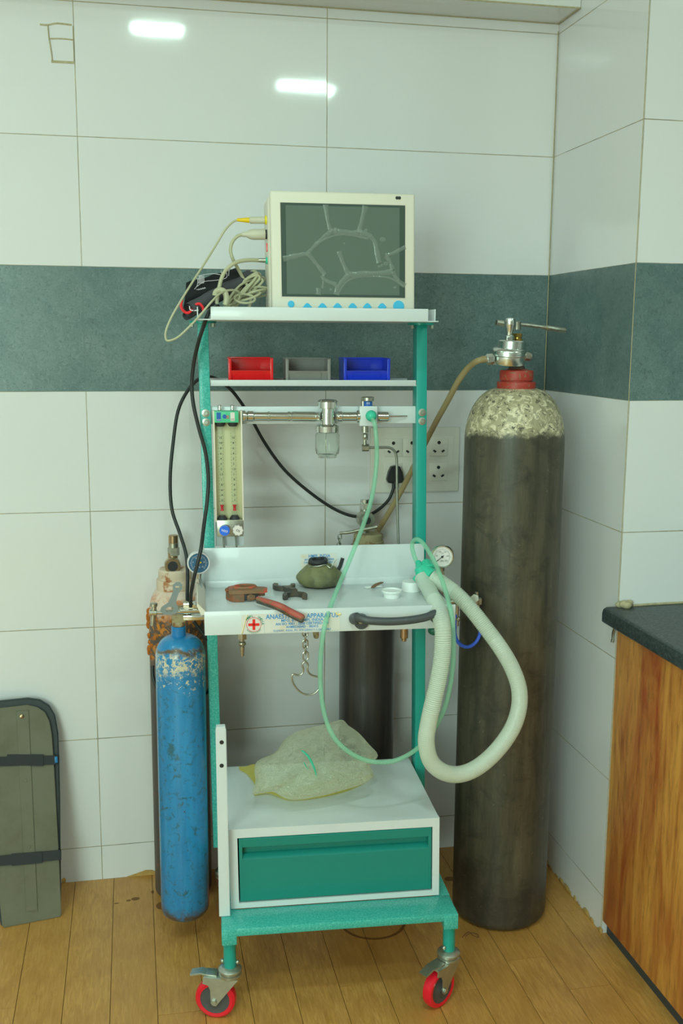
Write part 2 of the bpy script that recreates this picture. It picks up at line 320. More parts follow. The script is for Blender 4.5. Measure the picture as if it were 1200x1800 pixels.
class B:
    def __init__(s, F=I4): s.bm = bmesh.new(); s.F = F; s.mi = 0
    def _take(s, t, F=None):
        F = s.F if F is None else F
        bmesh.ops.transform(t, matrix=F, verts=t.verts)
        for f in t.faces: f.material_index = s.mi
        me = bpy.data.meshes.new('_t'); t.to_mesh(me); t.free(); s.bm.from_mesh(me); bpy.data.meshes.remove(me)
    def box(s, x0, x1, y0, y1, z0, z1, bev=.0, seg=2, F=None):
        t = bmesh.new(); bmesh.ops.create_cube(t, size=1)
        for v in t.verts: v.co = V(((x0+x1)/2+v.co.x*(x1-x0), (y0+y1)/2+v.co.y*(y1-y0), (z0+z1)/2+v.co.z*(z1-z0)))
        if bev: bmesh.ops.bevel(t, geom=t.edges[:], offset=bev, segments=seg, affect='EDGES', profile=.5)
        s._take(t, F); return s
    def lathe(s, prof, origin, axis=(0, 0, 1), n=40, F=None, closed=False):
        t = bmesh.new(); q = V((0, 0, 1)).rotation_difference(V(axis).normalized()).to_matrix(); rings = []
        for r, h in prof:
            rings.append([t.verts.new(V(origin)+q@V((max(r, 1e-5)*cos(2*pi*i/n), max(r, 1e-5)*sin(2*pi*i/n), h))) for i in range(n)])
        for a, b in zip(rings, rings[1:]):
            for i in range(n): t.faces.new((a[i], a[(i+1) % n], b[(i+1) % n], b[i]))
        if not closed:
            t.faces.new(rings[0][::-1]); t.faces.new(rings[-1])
        else:
            for i in range(n): t.faces.new((rings[-1][i], rings[-1][(i+1) % n], rings[0][(i+1) % n], rings[0][i]))
        bmesh.ops.remove_doubles(t, verts=t.verts, dist=2e-5)
        s._take(t, F); return s
    def cyl(s, p0, p1, r, r1=None, n=24, bev=0, F=None):
        p0 = V(p0); p1 = V(p1); L = (p1-p0).length; r1 = r if r1 is None else r1
        b = min(bev, L/3, r*.8)
        pr = [(r-b, 0), (r, b), (r1, L-b), (r1-b, L)] if b else [(r, 0), (r1, L)]
        return s.lathe(pr, p0, p1-p0, n, F)
    def hexn(s, p0, p1, r, F=None): return s.cyl(p0, p1, r, n=6, bev=.0006, F=F)
    def sphere(s, c, r, sc=(1, 1, 1), n=20, F=None):
        t = bmesh.new(); bmesh.ops.create_uvsphere(t, u_segments=n, v_segments=n//2+2, radius=1)
        for v in t.verts: v.co = V((c[0]+v.co.x*r*sc[0], c[1]+v.co.y*r*sc[1], c[2]+v.co.z*r*sc[2]))
        s._take(t, F); return s
    def tube(s, pts, r, n=12, sub=6, closed=False, rf=None, F=None, sx=1.):
        P = spline([V(p) for p in pts], sub, closed) if sub > 1 else [V(p) for p in pts]
        t = bmesh.new(); N = len(P); rings = []; up = None
        for i, p in enumerate(P):
            if closed: d = P[(i+1) % N]-P[i-1]
            else: d = P[min(i+1, N-1)]-P[max(i-1, 0)]
            d.normalize()
            if up is None:
                up = V((0, 0, 1)) if abs(d.z) < .9 else V((0, 1, 0))
            up = (up-d*up.dot(d)).normalized(); side = d.cross(up)
            rr = r if rf is None else rf(i/(N-1), i)
            rings.append([t.verts.new(p+(side*cos(2*pi*k/n)*sx+up*sin(2*pi*k/n))*rr) for k in range(n)])
        rng = range(N) if closed else range(N-1)
        for i in rng:
            a = rings[i]; b = rings[(i+1) % N]
            for k in range(n): t.faces.new((a[k], a[(k+1) % n], b[(k+1) % n], b[k]))
        if not closed: t.faces.new(rings[0][::-1]); t.faces.new(rings[-1])
        bmesh.ops.recalc_face_normals(t, faces=t.faces[:])
        s._take(t, F); return s
    def prism(s, poly, y0, y1, bev=0, F=None, seg=2, holes=()):
        """outline in x,z; extruded along y"""
        t = bmesh.new(); vs = [t.verts.new((x, y0, z)) for x, z in poly]; f = t.faces.new(vs)
        if holes:
            hs = []
            for h in holes:
                hv = [t.verts.new((x, y0, z)) for x, z in h]; hs += [t.edges.new((hv[i], hv[(i+1) % len(hv)])) for i in range(len(hv))]
            ed = list(f.edges); t.faces.remove(f); bmesh.ops.triangle_fill(t, edges=ed+hs, use_beauty=True)
        r = bmesh.ops.extrude_face_region(t, geom=t.faces[:])
        for v in [g for g in r['geom'] if isinstance(g, bmesh.types.BMVert)]: v.co.y += y1-y0
        bmesh.ops.recalc_face_normals(t, faces=t.faces[:])
        if bev and not holes:
            ee = [e for e in t.edges if abs(e.verts[0].co.y-e.verts[1].co.y) < 1e-7]
            bmesh.ops.bevel(t, geom=ee, offset=bev, segments=seg, affect='EDGES')
        s._take(t, F); return s
    def xprism(s, poly, x0, x1, bev=0, F=None):
        """outline in y,z; extruded along x"""
        F2 = (s.F if F is None else F) @ Mx(((0, 1, 0, 0), (1, 0, 0, 0), (0, 0, 1, 0), (0, 0, 0, 1)))
        return s.prism(poly, x0, x1, bev, F2)
    def sheet(s, rows, F=None, thick=0):
        t = bmesh.new(); g = [[t.verts.new(p) for p in r] for r in rows]
        for i in range(len(g)-1):
            for j in range(len(g[0])-1): t.faces.new((g[i][j], g[i][j+1], g[i+1][j+1], g[i+1][j]))
        if thick: bmesh.ops.solidify(t, geom=t.faces[:], thickness=thick)
        s._take(t, F); return s
    def text(s, body, size, F, ax='CENTER', bold=.0, ext=.0001, sx=1.0):
        c = bpy.data.curves.new('_c', 'FONT'); c.body = body; c.size = size; c.align_x = ax; c.align_y = 'CENTER'; c.extrude = ext; c.offset = bold; c.resolution_u = 2
        o = bpy.data.objects.new('_o', c); COL.objects.link(o); dg = bpy.context.evaluated_depsgraph_get()
        me = bpy.data.meshes.new_from_object(o.evaluated_get(dg)); t = bmesh.new(); t.from_mesh(me)
        bpy.data.objects.remove(o); bpy.data.curves.remove(c); bpy.data.meshes.remove(me)
        for v in t.verts: v.co = V((v.co.x*sx, -v.co.z, v.co.y))        # stands in x,z facing -y
        s._take(t, F); return s
    def build(s, name, mats, parent=None, ang=35, flip=False):
        me = bpy.data.meshes.new(name)
        bmesh.ops.recalc_face_normals(s.bm, faces=s.bm.faces[:]) if not flip else None
        if parent is None:
            lo = V((min(v.co[i] for v in s.bm.verts) for i in range(3))); hi = V((max(v.co[i] for v in s.bm.verts) for i in range(3)))
            W = Mx.Translation(((lo.x+hi.x)/2, (lo.y+hi.y)/2, lo.z))
        else: W = MW[parent.name]
        bmesh.ops.transform(s.bm, matrix=W.inverted(), verts=s.bm.verts)
        s.bm.to_mesh(me); s.bm.free()
        me.shade_smooth(); me.set_sharp_from_angle(angle=radians(ang))
        for m in (mats if isinstance(mats, (list, tuple)) else [mats]): me.materials.append(M[m])
        o = bpy.data.objects.new(name, me); COL.objects.link(o); MW[o.name] = W
        if parent is None: o.location = W.translation
        else: o.parent = parent
        return o
def spline(P, sub, closed=False):
    N = len(P); out = []
    for i in range(N if closed else N-1):
        if closed: a, b, c, d = P[i-1], P[i], P[(i+1) % N], P[(i+2) % N]
        else: a, b, c, d = P[max(i-1, 0)], P[i], P[i+1], P[min(i+2, N-1)]
        for k in range(sub):
            t = k/sub; out.append(.5*((2*b)+(c-a)*t+(2*a-5*b+4*c-d)*t*t+(3*b-a-3*c+d)*t**3))
    if not closed: out.append(P[-1].copy())
    return out
def tag(o, label, cat=None, group=None, kind=None):
    o['label'] = label
    if cat: o['category'] = cat
    if group: o['group'] = group
    if kind: o['kind'] = kind
    return o
def thing(name, label, cat, loc, rz=0., group=None):
    o = bpy.data.objects.new(name, None); COL.objects.link(o); o.location = loc; o.rotation_euler = (0, 0, rz); o.empty_display_size = .05
    MW[o.name] = Mx.Translation(V(loc)) @ Mx.Rotation(rz, 4, 'Z'); return tag(o, label, cat, group)
def struct(b, name, mat, parent=None, ang=35):
    o = b.build(name, mat, parent, ang); o['kind'] = 'structure'; return o
def wstruct(b, name, mat):          # structure whose object space is world space
    me = bpy.data.meshes.new(name); bmesh.ops.recalc_face_normals(b.bm, faces=b.bm.faces[:]); b.bm.to_mesh(me); b.bm.free(); me.materials.append(M[mat])
    o = bpy.data.objects.new(name, me); COL.objects.link(o); o['kind'] = 'structure'; MW[o.name] = I4; return o
def frame_at(origin, ex, ez):        # frame: x along ex, z along ez, -y faces out
    ex = V(ex).normalized(); ez = V(ez); ez = (ez-ex*ez.dot(ex)).normalized(); ey = ez.cross(ex)
    return Mx(((ex.x, ey.x, ez.x, origin[0]), (ex.y, ey.y, ez.y, origin[1]), (ex.z, ey.z, ez.z, origin[2]), (0, 0, 0, 1)))
EXC = CF0.to_3x3() @ V((1, 0, 0))
# ------------------------------------------------------------------ the room
XL, XR, YF = -2.4, 3.2, -4.8
wstruct(B().box(XL-.1, XC+.0, 0, .1, 0, CEIL), 'wall_back', 'wall_b')
wstruct(B().box(XC, XC+.1, -DD, .1, 0, CEIL), 'wall_right', 'wall_r')
wstruct(B().box(XC+.0004, XR+.1, -DD-.0003, -DD+.1, 0, CEIL), 'wall_right_front', 'wall_f')
wstruct(B().box(XL-.1, XL, YF-.1, 0, 0, CEIL), 'wall_left', 'wall_r')
wstruct(B().box(XR, XR+.1, YF-.1, -DD, 0, CEIL), 'wall_far_right', 'wall_r')
wstruct(B().box(XL-.1, XR+.1, YF-.1, YF, 0, CEIL), 'wall_front', 'wall_f')
M['ceil'] = simple('ceiling_paint', px(190, 206, 190, .9), .7)
wstruct(B().box(XL-.1, XR+.1, YF-.1, .1, CEIL, CEIL+.1), 'ceiling', 'ceil')
# planks, 0.1 m wide, running towards the camera; joints where the photograph has them
fb = B(); fb.box(XL, XR, YF, .0, -.05, -.0016); fb.mi = 1
known = {1: -.600, 5: -.575, 7: -.640, 9: -.552, 10: -.681, 11: -.379, 6: -.905, 3: -.86, 2: -1.1, 4: -.99, 8: -.78, 0: -.83, -1: -1.0, -2: -.75}
k0 = int(math.floor((XL-.03)/.1)); k1 = int(math.ceil((XR-.03)/.1))
for k in range(k0, k1):
    x0 = max(.03+.1*k, XL)+.0007; x1 = min(.03+.1*(k+1), XR)-.0007
    j = known.get(k, -random.random()*.6); ys = [0.]; y = j
    while y < -.05+.0 and y > YF: ys.append(y); y -= .6
    ys.append(YF)
    yt = -DD if x0 > XC-.02 else 0.
    for a, b_ in zip(ys, ys[1:]):
        a = min(a, yt)
        if a-b_ > .01: fb.box(x0, x1, b_+.0006, a-.0006, -.004, 0.)
o = fb.build('floor', ['gap', 'floor']); o['kind'] = 'structure'
# bulkhead beam above the recess
BZ = 2.2195
wstruct(B().box(XL, XC-.001, -.133, -.0005, BZ, CEIL-.001, .001), 'trim_1', 'ceil')
M['beamtile'] = simple('beam_tile', px(192, 208, 188), .12)
bpy.data.objects['trim_1'].data.materials[0] = M['beamtile']
g = B(); M['grout'] = simple('tan_grout', px(168, 170, 124), .8, var=.3, vs=90)
g.tube([(XC-.003, -.004, z/10) for z in range(0, 23, 2)], .0013, 6, 2)
g.tube([(XL/3*k+XC*(1-k/3), -.002, BZ-.001) for k in range(4)], .0013, 6, 2)
g.tube([(XC-.001, -DD+.001, z/10) for z in range(0, 28, 2)], .0010, 6, 2)
g.tube([(XC-.003, -.133*k/3, BZ-.001) for k in range(4)], .0018, 6, 2)
g.tube([(XL/3*k+XC*(1-k/3), -.133, BZ-.001) for k in range(4)], .0018, 6, 2)
struct(g, 'trim_2', 'grout')
# old repair outline in the upper tile, putty along the skirting
g = B()
def wl(pts, r=.0022): g.tube([ay(u, v, -.0006)+V((0, random.uniform(-.0003, .0003), 0)) for u, v in pts], r, 6, 3, sx=.5)
wl([(70, 43), (84, 44), (100, 41), (126, 44)]); wl([(84, 44), (86, 66), (90, 90), (92, 107)], .003); wl([(88, 68), (108, 68), (128, 70)], .0018)
wl([(90, 108), (110, 109), (130, 110)], .003); wl([(128, 46), (129, 80), (130, 108)], .0016)
struct(g, 'trim_3', 'grout')
g = B()
g.prism([(a.x, max(a.z, 0.0002)) for a in [ay(u, v, 0) for u, v in ((222, 1542), (240, 1535), (256, 1529), (268, 1529), (282, 1536), (282, 1540))]], -.0022, .0)
g.sphere(ay(112, 1548, -.002), .006, (1, .3, 1.4), 10)
for i in range(26):
    yy = -.05-.43*i/25+random.uniform(-.01, .01); h = random.uniform(.003, .012)
    g.sphere((XC-.0015, yy, h*.6), h, (.25, random.uniform(.8, 2.2), .8), 8)
g.box(.86, .93, -.0025, 0, .0, .016, .001); g.sphere((.89, -.003, .012), .012, (1.6, .2, 1.), 10)
struct(g, 'trim_4', 'putty')
# ------------------------------------------------------------------ counter on the right
t = thing('base_cabinet', 'reddish brown wood laminate cabinet under the black counter at right edge', 'cabinet', (1.5, -1.2, 0))
B().box(XC, XC+.58, -2.1, -DD-.001, .035, .785, .001).build('side_panel', 'wood', t)
B().box(XC+.012, XC+.56, -2.08, -DD-.003, 0, .036).build('plinth', 'board_d', t)
b = B(); b.tube([(XC-.003, -DD+.012, .735), (XC-.004, -DD+.012, .752), (XC-.004, -DD+.004, .77)], .0035, 8, 3); b.cyl((XC-.004, -DD+.013, .738), (XC-.004, -DD+.013, .732), .004); b.build('bracket', 'steel', t)
b = B(); Fp = I4
prof = [(1.158, .789), (1.1615, .7855), (1.9, .7855), (1.9, .8215), (1.168, .8215), (1.1605, .817), (1.158, .809)]
b.prism(prof, -2.15, -DD-.001, .0012); o = b.build('counter_top', 'granite'); tag(o, 'black granite counter top with rounded edge over the wooden cabinet', 'counter')
b = B(); q0 = V((XC+.012, -DD-.012, .8215))
for i in range(7): b.sphere(q0+V((random.uniform(-.018, .014), random.uniform(-.006, .006), random.uniform(.002, .010))), random.uniform(.005, .010), (1.2, .8, .9), 10)
b.tube([q0+V((.02, .004, .002)), q0+V((.1, .008, .0025)), q0+V((.25, .008, .0025)), q0+V((.6, .008, .002))], .0028, 6, 4)
o = b.build('mortar_bead', 'grout'); tag(o, 'rough grey mortar lump and bead where the black counter meets tiled wall', 'mortar')
# ------------------------------------------------------------------ socket plate on the wall
t = thing('socket_plate', 'long ivory wall plate with rows of round-pin power sockets behind the cart', 'socket plate', (.845, 0, 1.02))
b = B(); b.box(.718, .961, -.009, -.0005, 1.026, 1.198, .003); b.mi = 1
b.box(.737, .945, -.0098, -.0085, 1.050, 1.176, .0008); b.build('plate', ['socket', 'socket'], t)
def socket(x, z):
    o = B().box(x-.0245, x+.0245, -.0122, -.009, z-.0245, z+.0245, .0012).build('socket', 'socket', t)
    h = B()
    h.cyl((x, -.0122, z+.0115), (x, -.0125, z+.0115), .0046, n=16)
    for sg in (-1, 1):
        F = Mx.Translation((x+sg*.0115, 0, z-.011)) @ Mx.Rotation(radians(-sg*35), 4, 'Y')
        h.box(-.0044, .0044, -.0125, -.0122, -.0026, .0026, F=F)
    h.build('pin_hole', 'ink_k', o)
for x in (.779, .829, .903):
    for z in (1.146, 1.080): socket(x, z)
for z in (1.05, 1.113): b = B(); b.cyl((.866, -.0085, z), (.866, -.013, z), .003); b.build('cover_screw', 'steel', t)
# ------------------------------------------------------------------ gas cylinders
def gas_body(X, Y, r, zs, ztop, rn, z0=0., foot=.02):
    """profile with rounded foot, domed shoulder up to the neck"""
    pr = [(r-foot, 0)] + [(r-foot+foot*sin(a), foot-foot*cos(a)) for a in [pi/2*k/6 for k in range(1, 7)]]
    hs = ztop-zs
    pr += [(r, (zs-z0)*k/8) for k in range(1, 9)]
    for k in range(1, 13):
        a = pi/2*k/12; rr = rn+(r-rn)*cos(a); pr.append((rr, zs-z0+hs*sin(a)))
    b = B(); b.lathe(pr, (X, Y, z0), n=64); return b
# -- the tall one
BX, BY = .989, -.335
t = thing('gas_cylinder', 'tall black gas cylinder with flaking cream shoulder standing in the corner', 'gas cylinder', (BX, BY, 0))
gas_body(BX, BY, .1165, 1.195, 1.316, .040, foot=.024).build('body', 'big', t)
b = B(); b.lathe([(.043, 1.306), (.0448, 1.309), (.0448, 1.3285), (.0435, 1.3305), (.0365, 1.3310), (.0360, 1.3330), (.0385, 1.3340), (.0390, 1.3365), (.0390, 1.3540), (.037, 1.357), (.030, 1.3575), (.018, 1.361)], (BX, BY, 0), n=48); b.build('neck_ring', 'redpaint', t)
b = B(); b.cyl((BX, BY, 1.358), (BX, BY, 1.372), .021, .015); b.cyl((BX, BY, 1.37), (BX, BY, 1.40), .0165, bev=.001); b.build('valve', 'iron', t)
# -- chrome regulator on top of it
def bc(u, v): return ay(u, v, BY-.03)
zt = lambda v: ay(890, v, BY).z
RX = ay(889, 620, BY).x; RY = BY-.012
t = thing('regulator', 'chrome pressure regulator clamped on top of the tall black cylinder', 'regulator', (RX, RY, zt(641)))
b = B(); b.lathe([(.030, 0), (.0375, .001), (.039, .004), (.039, .020), (.041, .022), (.041, .032), (.038, .037), (.034, .039)], (RX, RY, zt(641)), (.02, -.10, 1), 48); b.build('body', 'satin', t)
b = B(); b.lathe([(.031, 0), (.0325, .002), (.0325, .020), (.030, .0225)], (RX+.008, RY, zt(616)), (.05, 0, 1), 40); b.build('cap', 'satin', t)
b = B(); p = V((RX-.001, RY-.01, zt(600)))
b.lathe([(.011, 0), (.0115, .012), (.0075, .014), (.0085, .024), (.0125, .036), (.0135, .044), (.011, .051), (.006, .053)], p, n=10); b.cyl(p+V((-.006, -.012, .006)), p+V((-.006, -.0125, .006)), .0034); b.build('valve_spindle', 'satin', t)
b = B(); b.hexn(p+V((.024, .012, -.008)), p+V((.024, .012, .006)), .0125); b.cyl(p+V((.024, .012, .006)), p+V((.024, .012, .009)), .009); b.hexn(p+V((.024, .012, .009)), p+V((.024, .012, .018)), .0115); b.build('nut', 'brass', t)
b = B(); q = bc(866, 630); b.cyl(q, bc(853, 632), .010, bev=.001); b.hexn(bc(866, 631), bc(855, 632), .0125); b.build('outlet_nut', 'satin', t)
b = B(); b.cyl(bc(914, 625), bc(922, 626), .011); b.hexn(bc(921, 626), bc(931, 627), .0095); b.cyl(bc(931, 627), bc(933, 627), .0075); b.build('inlet_nut', 'nickel', t)
b = B(); a0 = ay(905, 642, BY); b.cyl(a0+V((0, 0, -.016)), a0+V((0, 0, .01)), .014, bev=.002); b.build('yoke_stem', 'iron', t)
b = B(); S = [(872, 567), (886, 569), (903, 571), (920, 571), (945, 574), (965, 577), (985, 580), (994, 581)]
b.tube([ay(u, v, BY+.01) for u, v in S], .005, 10, 4, rf=lambda f, i: .0068 if f < .25 else (.0042 if f < .66 else (.0062 if f < .97 else .004)), sx=1.2)
b.cyl(ay(908, 565, BY+.01), ay(908, 580, BY+.01), .010, bev=.001)
o = b.build('valve_spanner', 'nickel'); tag(o, 'long pale metal spanner resting across the regulator on the tall cylinder', 'spanner')
# -- old clear hose from regulator down behind the cart
HP = [(856, 631, BY-.03), (840, 634, BY-.03), (823, 646, -.33), (805, 670, -.30), (788, 702, -.26), (768, 738, -.21), (745, 783, -.15), (722, 830, -.10), (700, 872, -.07), (672, 920, -.045), (655, 948, -.030), (640, 985, -.018), (632, 1040, -.016), (630, 1085, -.016)]
b = B(); b.tube([ay(*p) for p in HP], .0072, 14, 6); b.tube([ay(856, 631, BY-.03), ay(846, 632, BY-.03)], .0082, 14, 2)
o = b.build('gas_hose', 'clear_hose'); tag(o, 'aged translucent hose running from the regulator down behind the cart', 'hose')
# -- black cylinder behind the cart
QX, QY = .697, -.085
t = thing('gas_cylinder', 'slim black gas cylinder standing against the wall behind the cart', 'gas cylinder', (QX, QY, 0))
gas_body(QX, QY, .0725, .84, .905, .036, foot=.015).build('body', 'rear', t)
b = B(); b.lathe([(.037, .898), (.040, .900), (.040, .914), (.0375, .916), (.0375, .930), (.034, .934), (.01, .937)], (QX, QY, 0)); b.build('neck_ring', 'olivepaint', t)
z1 = ay(640, 935, QY).z; vx = ay(641, 900, QY).x
b = B(); b.cyl((vx, QY, .93), (vx, QY, 1.0), .0125, bev=.002); b.lathe([(.020, 0), (.022, .004), (.022, .03), (.012, .032)], (vx-.001, QY-.03, ay(640, 915, QY-.03).z), (0, 1, 0)); b.lathe([(.012, 0), (.013, .002), (.013, .004)], (vx-.001, QY-.032, ay(640, 915, QY-.03).z), (0, 1, 0)); b.build('valve', 'nickel', t)
b = B(); zc = ay(640, 915, QY-.03).z; b.cyl((vx-.001, QY-.0345, zc), (vx-.001, QY-.0325, zc), .0095); b.build('port_hole', 'ink_k', t)
b = B(); zn = ay(640, 896, QY).z; b.hexn((vx, QY, zn), (vx, QY, zn+.018), .0135); b.cyl((vx, QY, zn+.018), (vx, QY, zn+.028), .0115, bev=.001); b.build('spindle_nut', 'chrome', t)
t = thing('valve_key', 'small metal valve key hanging by a chain from rear cylinder neck', 'valve key', ay(600, 945, QY-.045))
b = B(); b.tube([ay(u, v, QY-.045) for u, v in ((597, 937), (612, 936), (630, 932), (648, 929), (662, 926))], .0036, 10, 3, rf=lambda f, i: .0034+.0022*f); b.build('lever', 'nickel', t)
def link(b, c, ax, up, L, w, r):
    ax = V(ax).normalized(); up = V(up).normalized(); pts = []
    for k in range(16):
        a = 2*pi*k/16; pts.append(V(c)+up*(sin(a)*w+(L/2-w)*(1 if sin(a) > 0 else -1))+ax*cos(a)*w)
    b.tube(pts, r, 8, 1, True)
b = B(); p0 = ay(597, 940, QY-.045)
for k in range(5): link(b, p0+V((-.001*k, 0, -.006-.0105*k)), (1, 0, 0) if k % 2 == 0 else (0, 1, 0), (0, 0, 1), .015, .0045, .0014)
b.build('chain', 'steel', t)
# -- rusting cylinder on the left
LX, LY = .210, -.090
t = thing('gas_cylinder', 'rusting dark cylinder with cream neck standing behind the hanging blue one', 'gas cylinder', (LX, LY, 0))
gas_body(LX, LY, .073, .735, .812, .044, foot=.014).build('body', 'rusty', t)
nx = ay(296, 1015, LY).x
b = B(); b.lathe([(.045, .800), (.0465, .804), (.0465, .832), (.0455, .835), (.0400, .836), (.0400, .838), (.0410, .840), (.0410, .857), (.038, .861), (.02, .864)], (LX-.006, LY, 0)); b.build('neck_ring', 'creamrust', t)
vx = ay(304, 990, LY).x; zc = ay(303, 995, LY-.03).z
b = B(); b.cyl((vx, LY, .86), (vx, LY, .90), .014, .012); b.cyl((vx+.002, LY, .895), (vx+.002, LY, .945), .012, bev=.001); b.lathe([(.0175, 0), (.0195, .003), (.0195, .028), (.012, .03)], (vx-.002, LY-.034, zc), (0, 1, 0)); b.build('valve', 'copper', t)
b = B(); b.cyl((vx-.002, LY-.0350, zc), (vx-.002, LY-.0342, zc), .0125); b.build('port_hole', 'ink_k', t)
b = B(); zn = ay(306, 976, LY).z; b.hexn((vx+.002, LY, zn), (vx+.002, LY, zn+.020), .0145); b.lathe([(.0125, .020), (.0125, .031), (.010, .034), (.0085, .034), (.0085, .028), (.001, .028)], (vx+.002, LY, zn)); b.build('spindle_nut', 'nickel', t)
M['rust'] = simple('orange_rust', px(176, 110, 36), .85, var=.5, vs=90, bump=.6)
b = B()
for i in range(60):
    a = random.uniform(pi-.2, 2*pi-1.2); z = random.uniform(.64, .76); s = random.uniform(.0015, .0045)*(1.6 if a < pi+.25 else 1)
    b.sphere((LX+.073*cos(a), LY+.073*sin(a), z), s, (1.0, .5, random.uniform(.8, 2.)), 8)
b.build('rust_scale', 'rust', t)
# -- blue cylinder hanging in the left yoke
UX, UY = .2045, -.305
zb = ay(328, 1612, UY-.02).z
zn = ay(314, 1100, UY).z
t = thing('gas_cylinder', 'scratched bright blue gas cylinder hanging at the left of the cart', 'gas cylinder', (UX, UY, zb))
zsh = ay(318, 1152, UY).z; ztp = ay(318, 1118, UY).z
b = gas_body(UX, UY, .0572, zsh, ztp+.002, .018, z0=zb, foot=.022)
b.build('body', 'bluec', t)
b = B(); b.cyl((UX-.003, UY, ztp-.006), (UX-.003, UY, zn+.0), .0165, n=32, bev=.001); b.build('neck', 'bluec', t)
M['bluep'] = simple('blue_paint', px(28, 118, 162), .3, coat=.3)
bpy.data.objects[t.children[-1].name].data.materials[0] = M['bluep'] if len(t.children) else M['bluep']
b = B(); b.cyl((UX-.003, UY, zn-.001), (UX-.003, UY, zn+.012), .0145, bev=.002); b.box(UX-.018, UX+.013, UY-.014, UY+.014, zn+.010, zn+.045, .003); b.build('valve', 'olivepaint', t)
# ------------------------------------------------------------------ the cart
cart = thing('anaesthesia_cart', 'white and teal anaesthesia trolley on red castors in the middle', 'medical cart', CO+V((0, 0, 0)), TH)
b = B(CF)
b.box(0, .502, 0, .078, .198, .216, .003); b.box(0, .502, .415, .45, .198, .216, .003)
b.box(.0003, .032, .074, .42, .1985, .2157); b.box(.470, .5017, .074, .42, .1985, .2157)
for x in (0, .472):
    for y in (0, .42): b.box(x-.0006, x+.0306, y-.0006, y+.0306, .180, .2150, .0015)
b.build('base_frame', 'hammer', cart)
for x in (.0155, .4885):
    for y in (.024, .435):
        B(CF).cyl((x, y, .115), (x, y, .182), .0132, n=24).build('leg', 'teal', cart)
def caster(x, y, d):
    P = CF @ V((x, y, .13)); d = V((d[0], d[1], 0)).normalized(); F = frame_at((P.x, P.y, 0), d, (0, 0, 1)) @ Mx.Scale(.87, 4)
    b = B(F)                                   # x: trailing direction
    b.lathe([(.026, .112), (.028, .114), (.028, .119), (.024, .121), (.024, .124), (.0285, .126), (.0285, .130), (.022, .135), (.015, .137)], (0, 0, 0), n=32)
    b.box(-.012, .062, -.019, .019, .108, .1125, .001)
    for s in (-1, 1):
        b.prism([(-.024, .112), (.062, .112), (.064, .096), (.050, .092), (.045, .080), (.044, .045), (.038, .039), (.031, .039), (.026, .046), (-.016, .102)], s*.0195-.0012, s*.0195+.0012)
    c = b.build('caster', 'zinc', cart)
    ax = V((.036, 0, .05))
    b = B(F); b.lathe([(.0365, -.0125), (.044, -.0135), (.049, -.0095), (.0502, -.003), (.0502, .003), (.049, .0095), (.044, .0135), (.0365, .0125)], ax, (0, 1, 0), 48, closed=True); b.build('tyre', 'red_tyre', c)
    b = B(F); b.lathe([(.008, -.013), (.012, -.0105), (.030, -.0095), (.037, -.0115), (.0372, .0115), (.030, .0095), (.012, .0105), (.008, .013)], ax, (0, 1, 0), 40); b.build('hub', 'hub', c)
    b = B(F); b.cyl((.036, -.026, .05), (.036, .026, .05), .0045, n=12); b.hexn((.036, -.0255, .05), (.036, -.0205, .05), .0075); b.hexn((.036, .0205, .05), (.036, .0255, .05), .0075); b.build('axle_bolt', 'zinc', c)
    b = B(F); b.cyl((-.02, 0, .148), (.02, 0, .148), .0038, n=12); b.sphere((-.0185, 0, .148), .0055, n=10); b.sphere((.0185, 0, .148), .0055, n=10); b.build('stem_bolt', 'zinc', c)
    b = B(F); b.box(.030, .066, -.014, .014, .1125, .1165, .001); b.prism([(.058, .111), (.07, .114), (.096, .108), (.098, .112), (.072, .1185), (.058, .1165)], -.013, .013, .0006); b.build('brake_pedal', 'zinc', c)
caster(.0155, .024, (-.95, .32)); caster(.4885, .024, (-.84, -.54)); caster(.0155, .435, (.3, 1)); caster(.4885, .435, (-.5, .8))
# drawer cabinet
b = B(CF); x0, x1, y0, y1, z0, z1 = .022, .4775, .077, .405, .2175, .3990
sh = .017
b.box(x0+.0004, x1-.0004, y0+.006, y1, z1-.004, z1-.0002); b.box(x0, x0+.003, y0, y1, z0, z1-.002); b.box(x1-.003, x1, y0, y1, z0, z1-.002); b.box(x0, x1, y0, y1, z0, z0+.003); b.box(x0, x1, y1-.003, y1, z0, z1-.002)
b.prism([(x0-.0004, z0), (x1+.0004, z0), (x1+.0004, z1+.0002), (x0-.0004, z1+.0002)], y0-.001, y0+.012, holes=([(x0+sh, z0+.012), (x1-sh+.002, z0+.012), (x1-sh+.002, z1-.020), (x0+sh, z1-.020)],))
cab = b.build('cabinet', 'white', cart)
dx0, dx1 = x0+sh+.003, x1-sh; dz0, dz1 = z0+.013, z1-.022
b = B(CF)
prof = [(.080, dz0), (.077, dz0+.003), (.077, dz0+.098), (.082, dz0+.102), (.096, dz0+.106), (.096, dz0+.124), (.078, dz0+.126), (.0765, dz1-.002), (.079, dz1), (.14, dz1), (.14, dz0)]
b.xprism(prof, dx0+.006, dx1-.006, .0006)
fp = [(.080, dz0), (.077, dz0+.003), (.0765, dz1-.002), (.079, dz1), (.14, dz1), (.14, dz0)]
b.xprism(fp, dx0, dx0+.007, .0006); b.xprism(fp, dx1-.007, dx1, .0006)
b.box(dx0+.002, dx1-.002, .14, .39, dz0, dz1-.02); dr = b.build('drawer', 'drawer', cart)
b = B(CF); Pz0 = .2365; b.prism([(-.004, .2165), (.019, .2165), (.0215, .632), (.0195, .639), (.002, .639), (.0, .632)], .050, .066, .0012); up = b.build('guard_strip', 'white', cart)
b = B(CF)
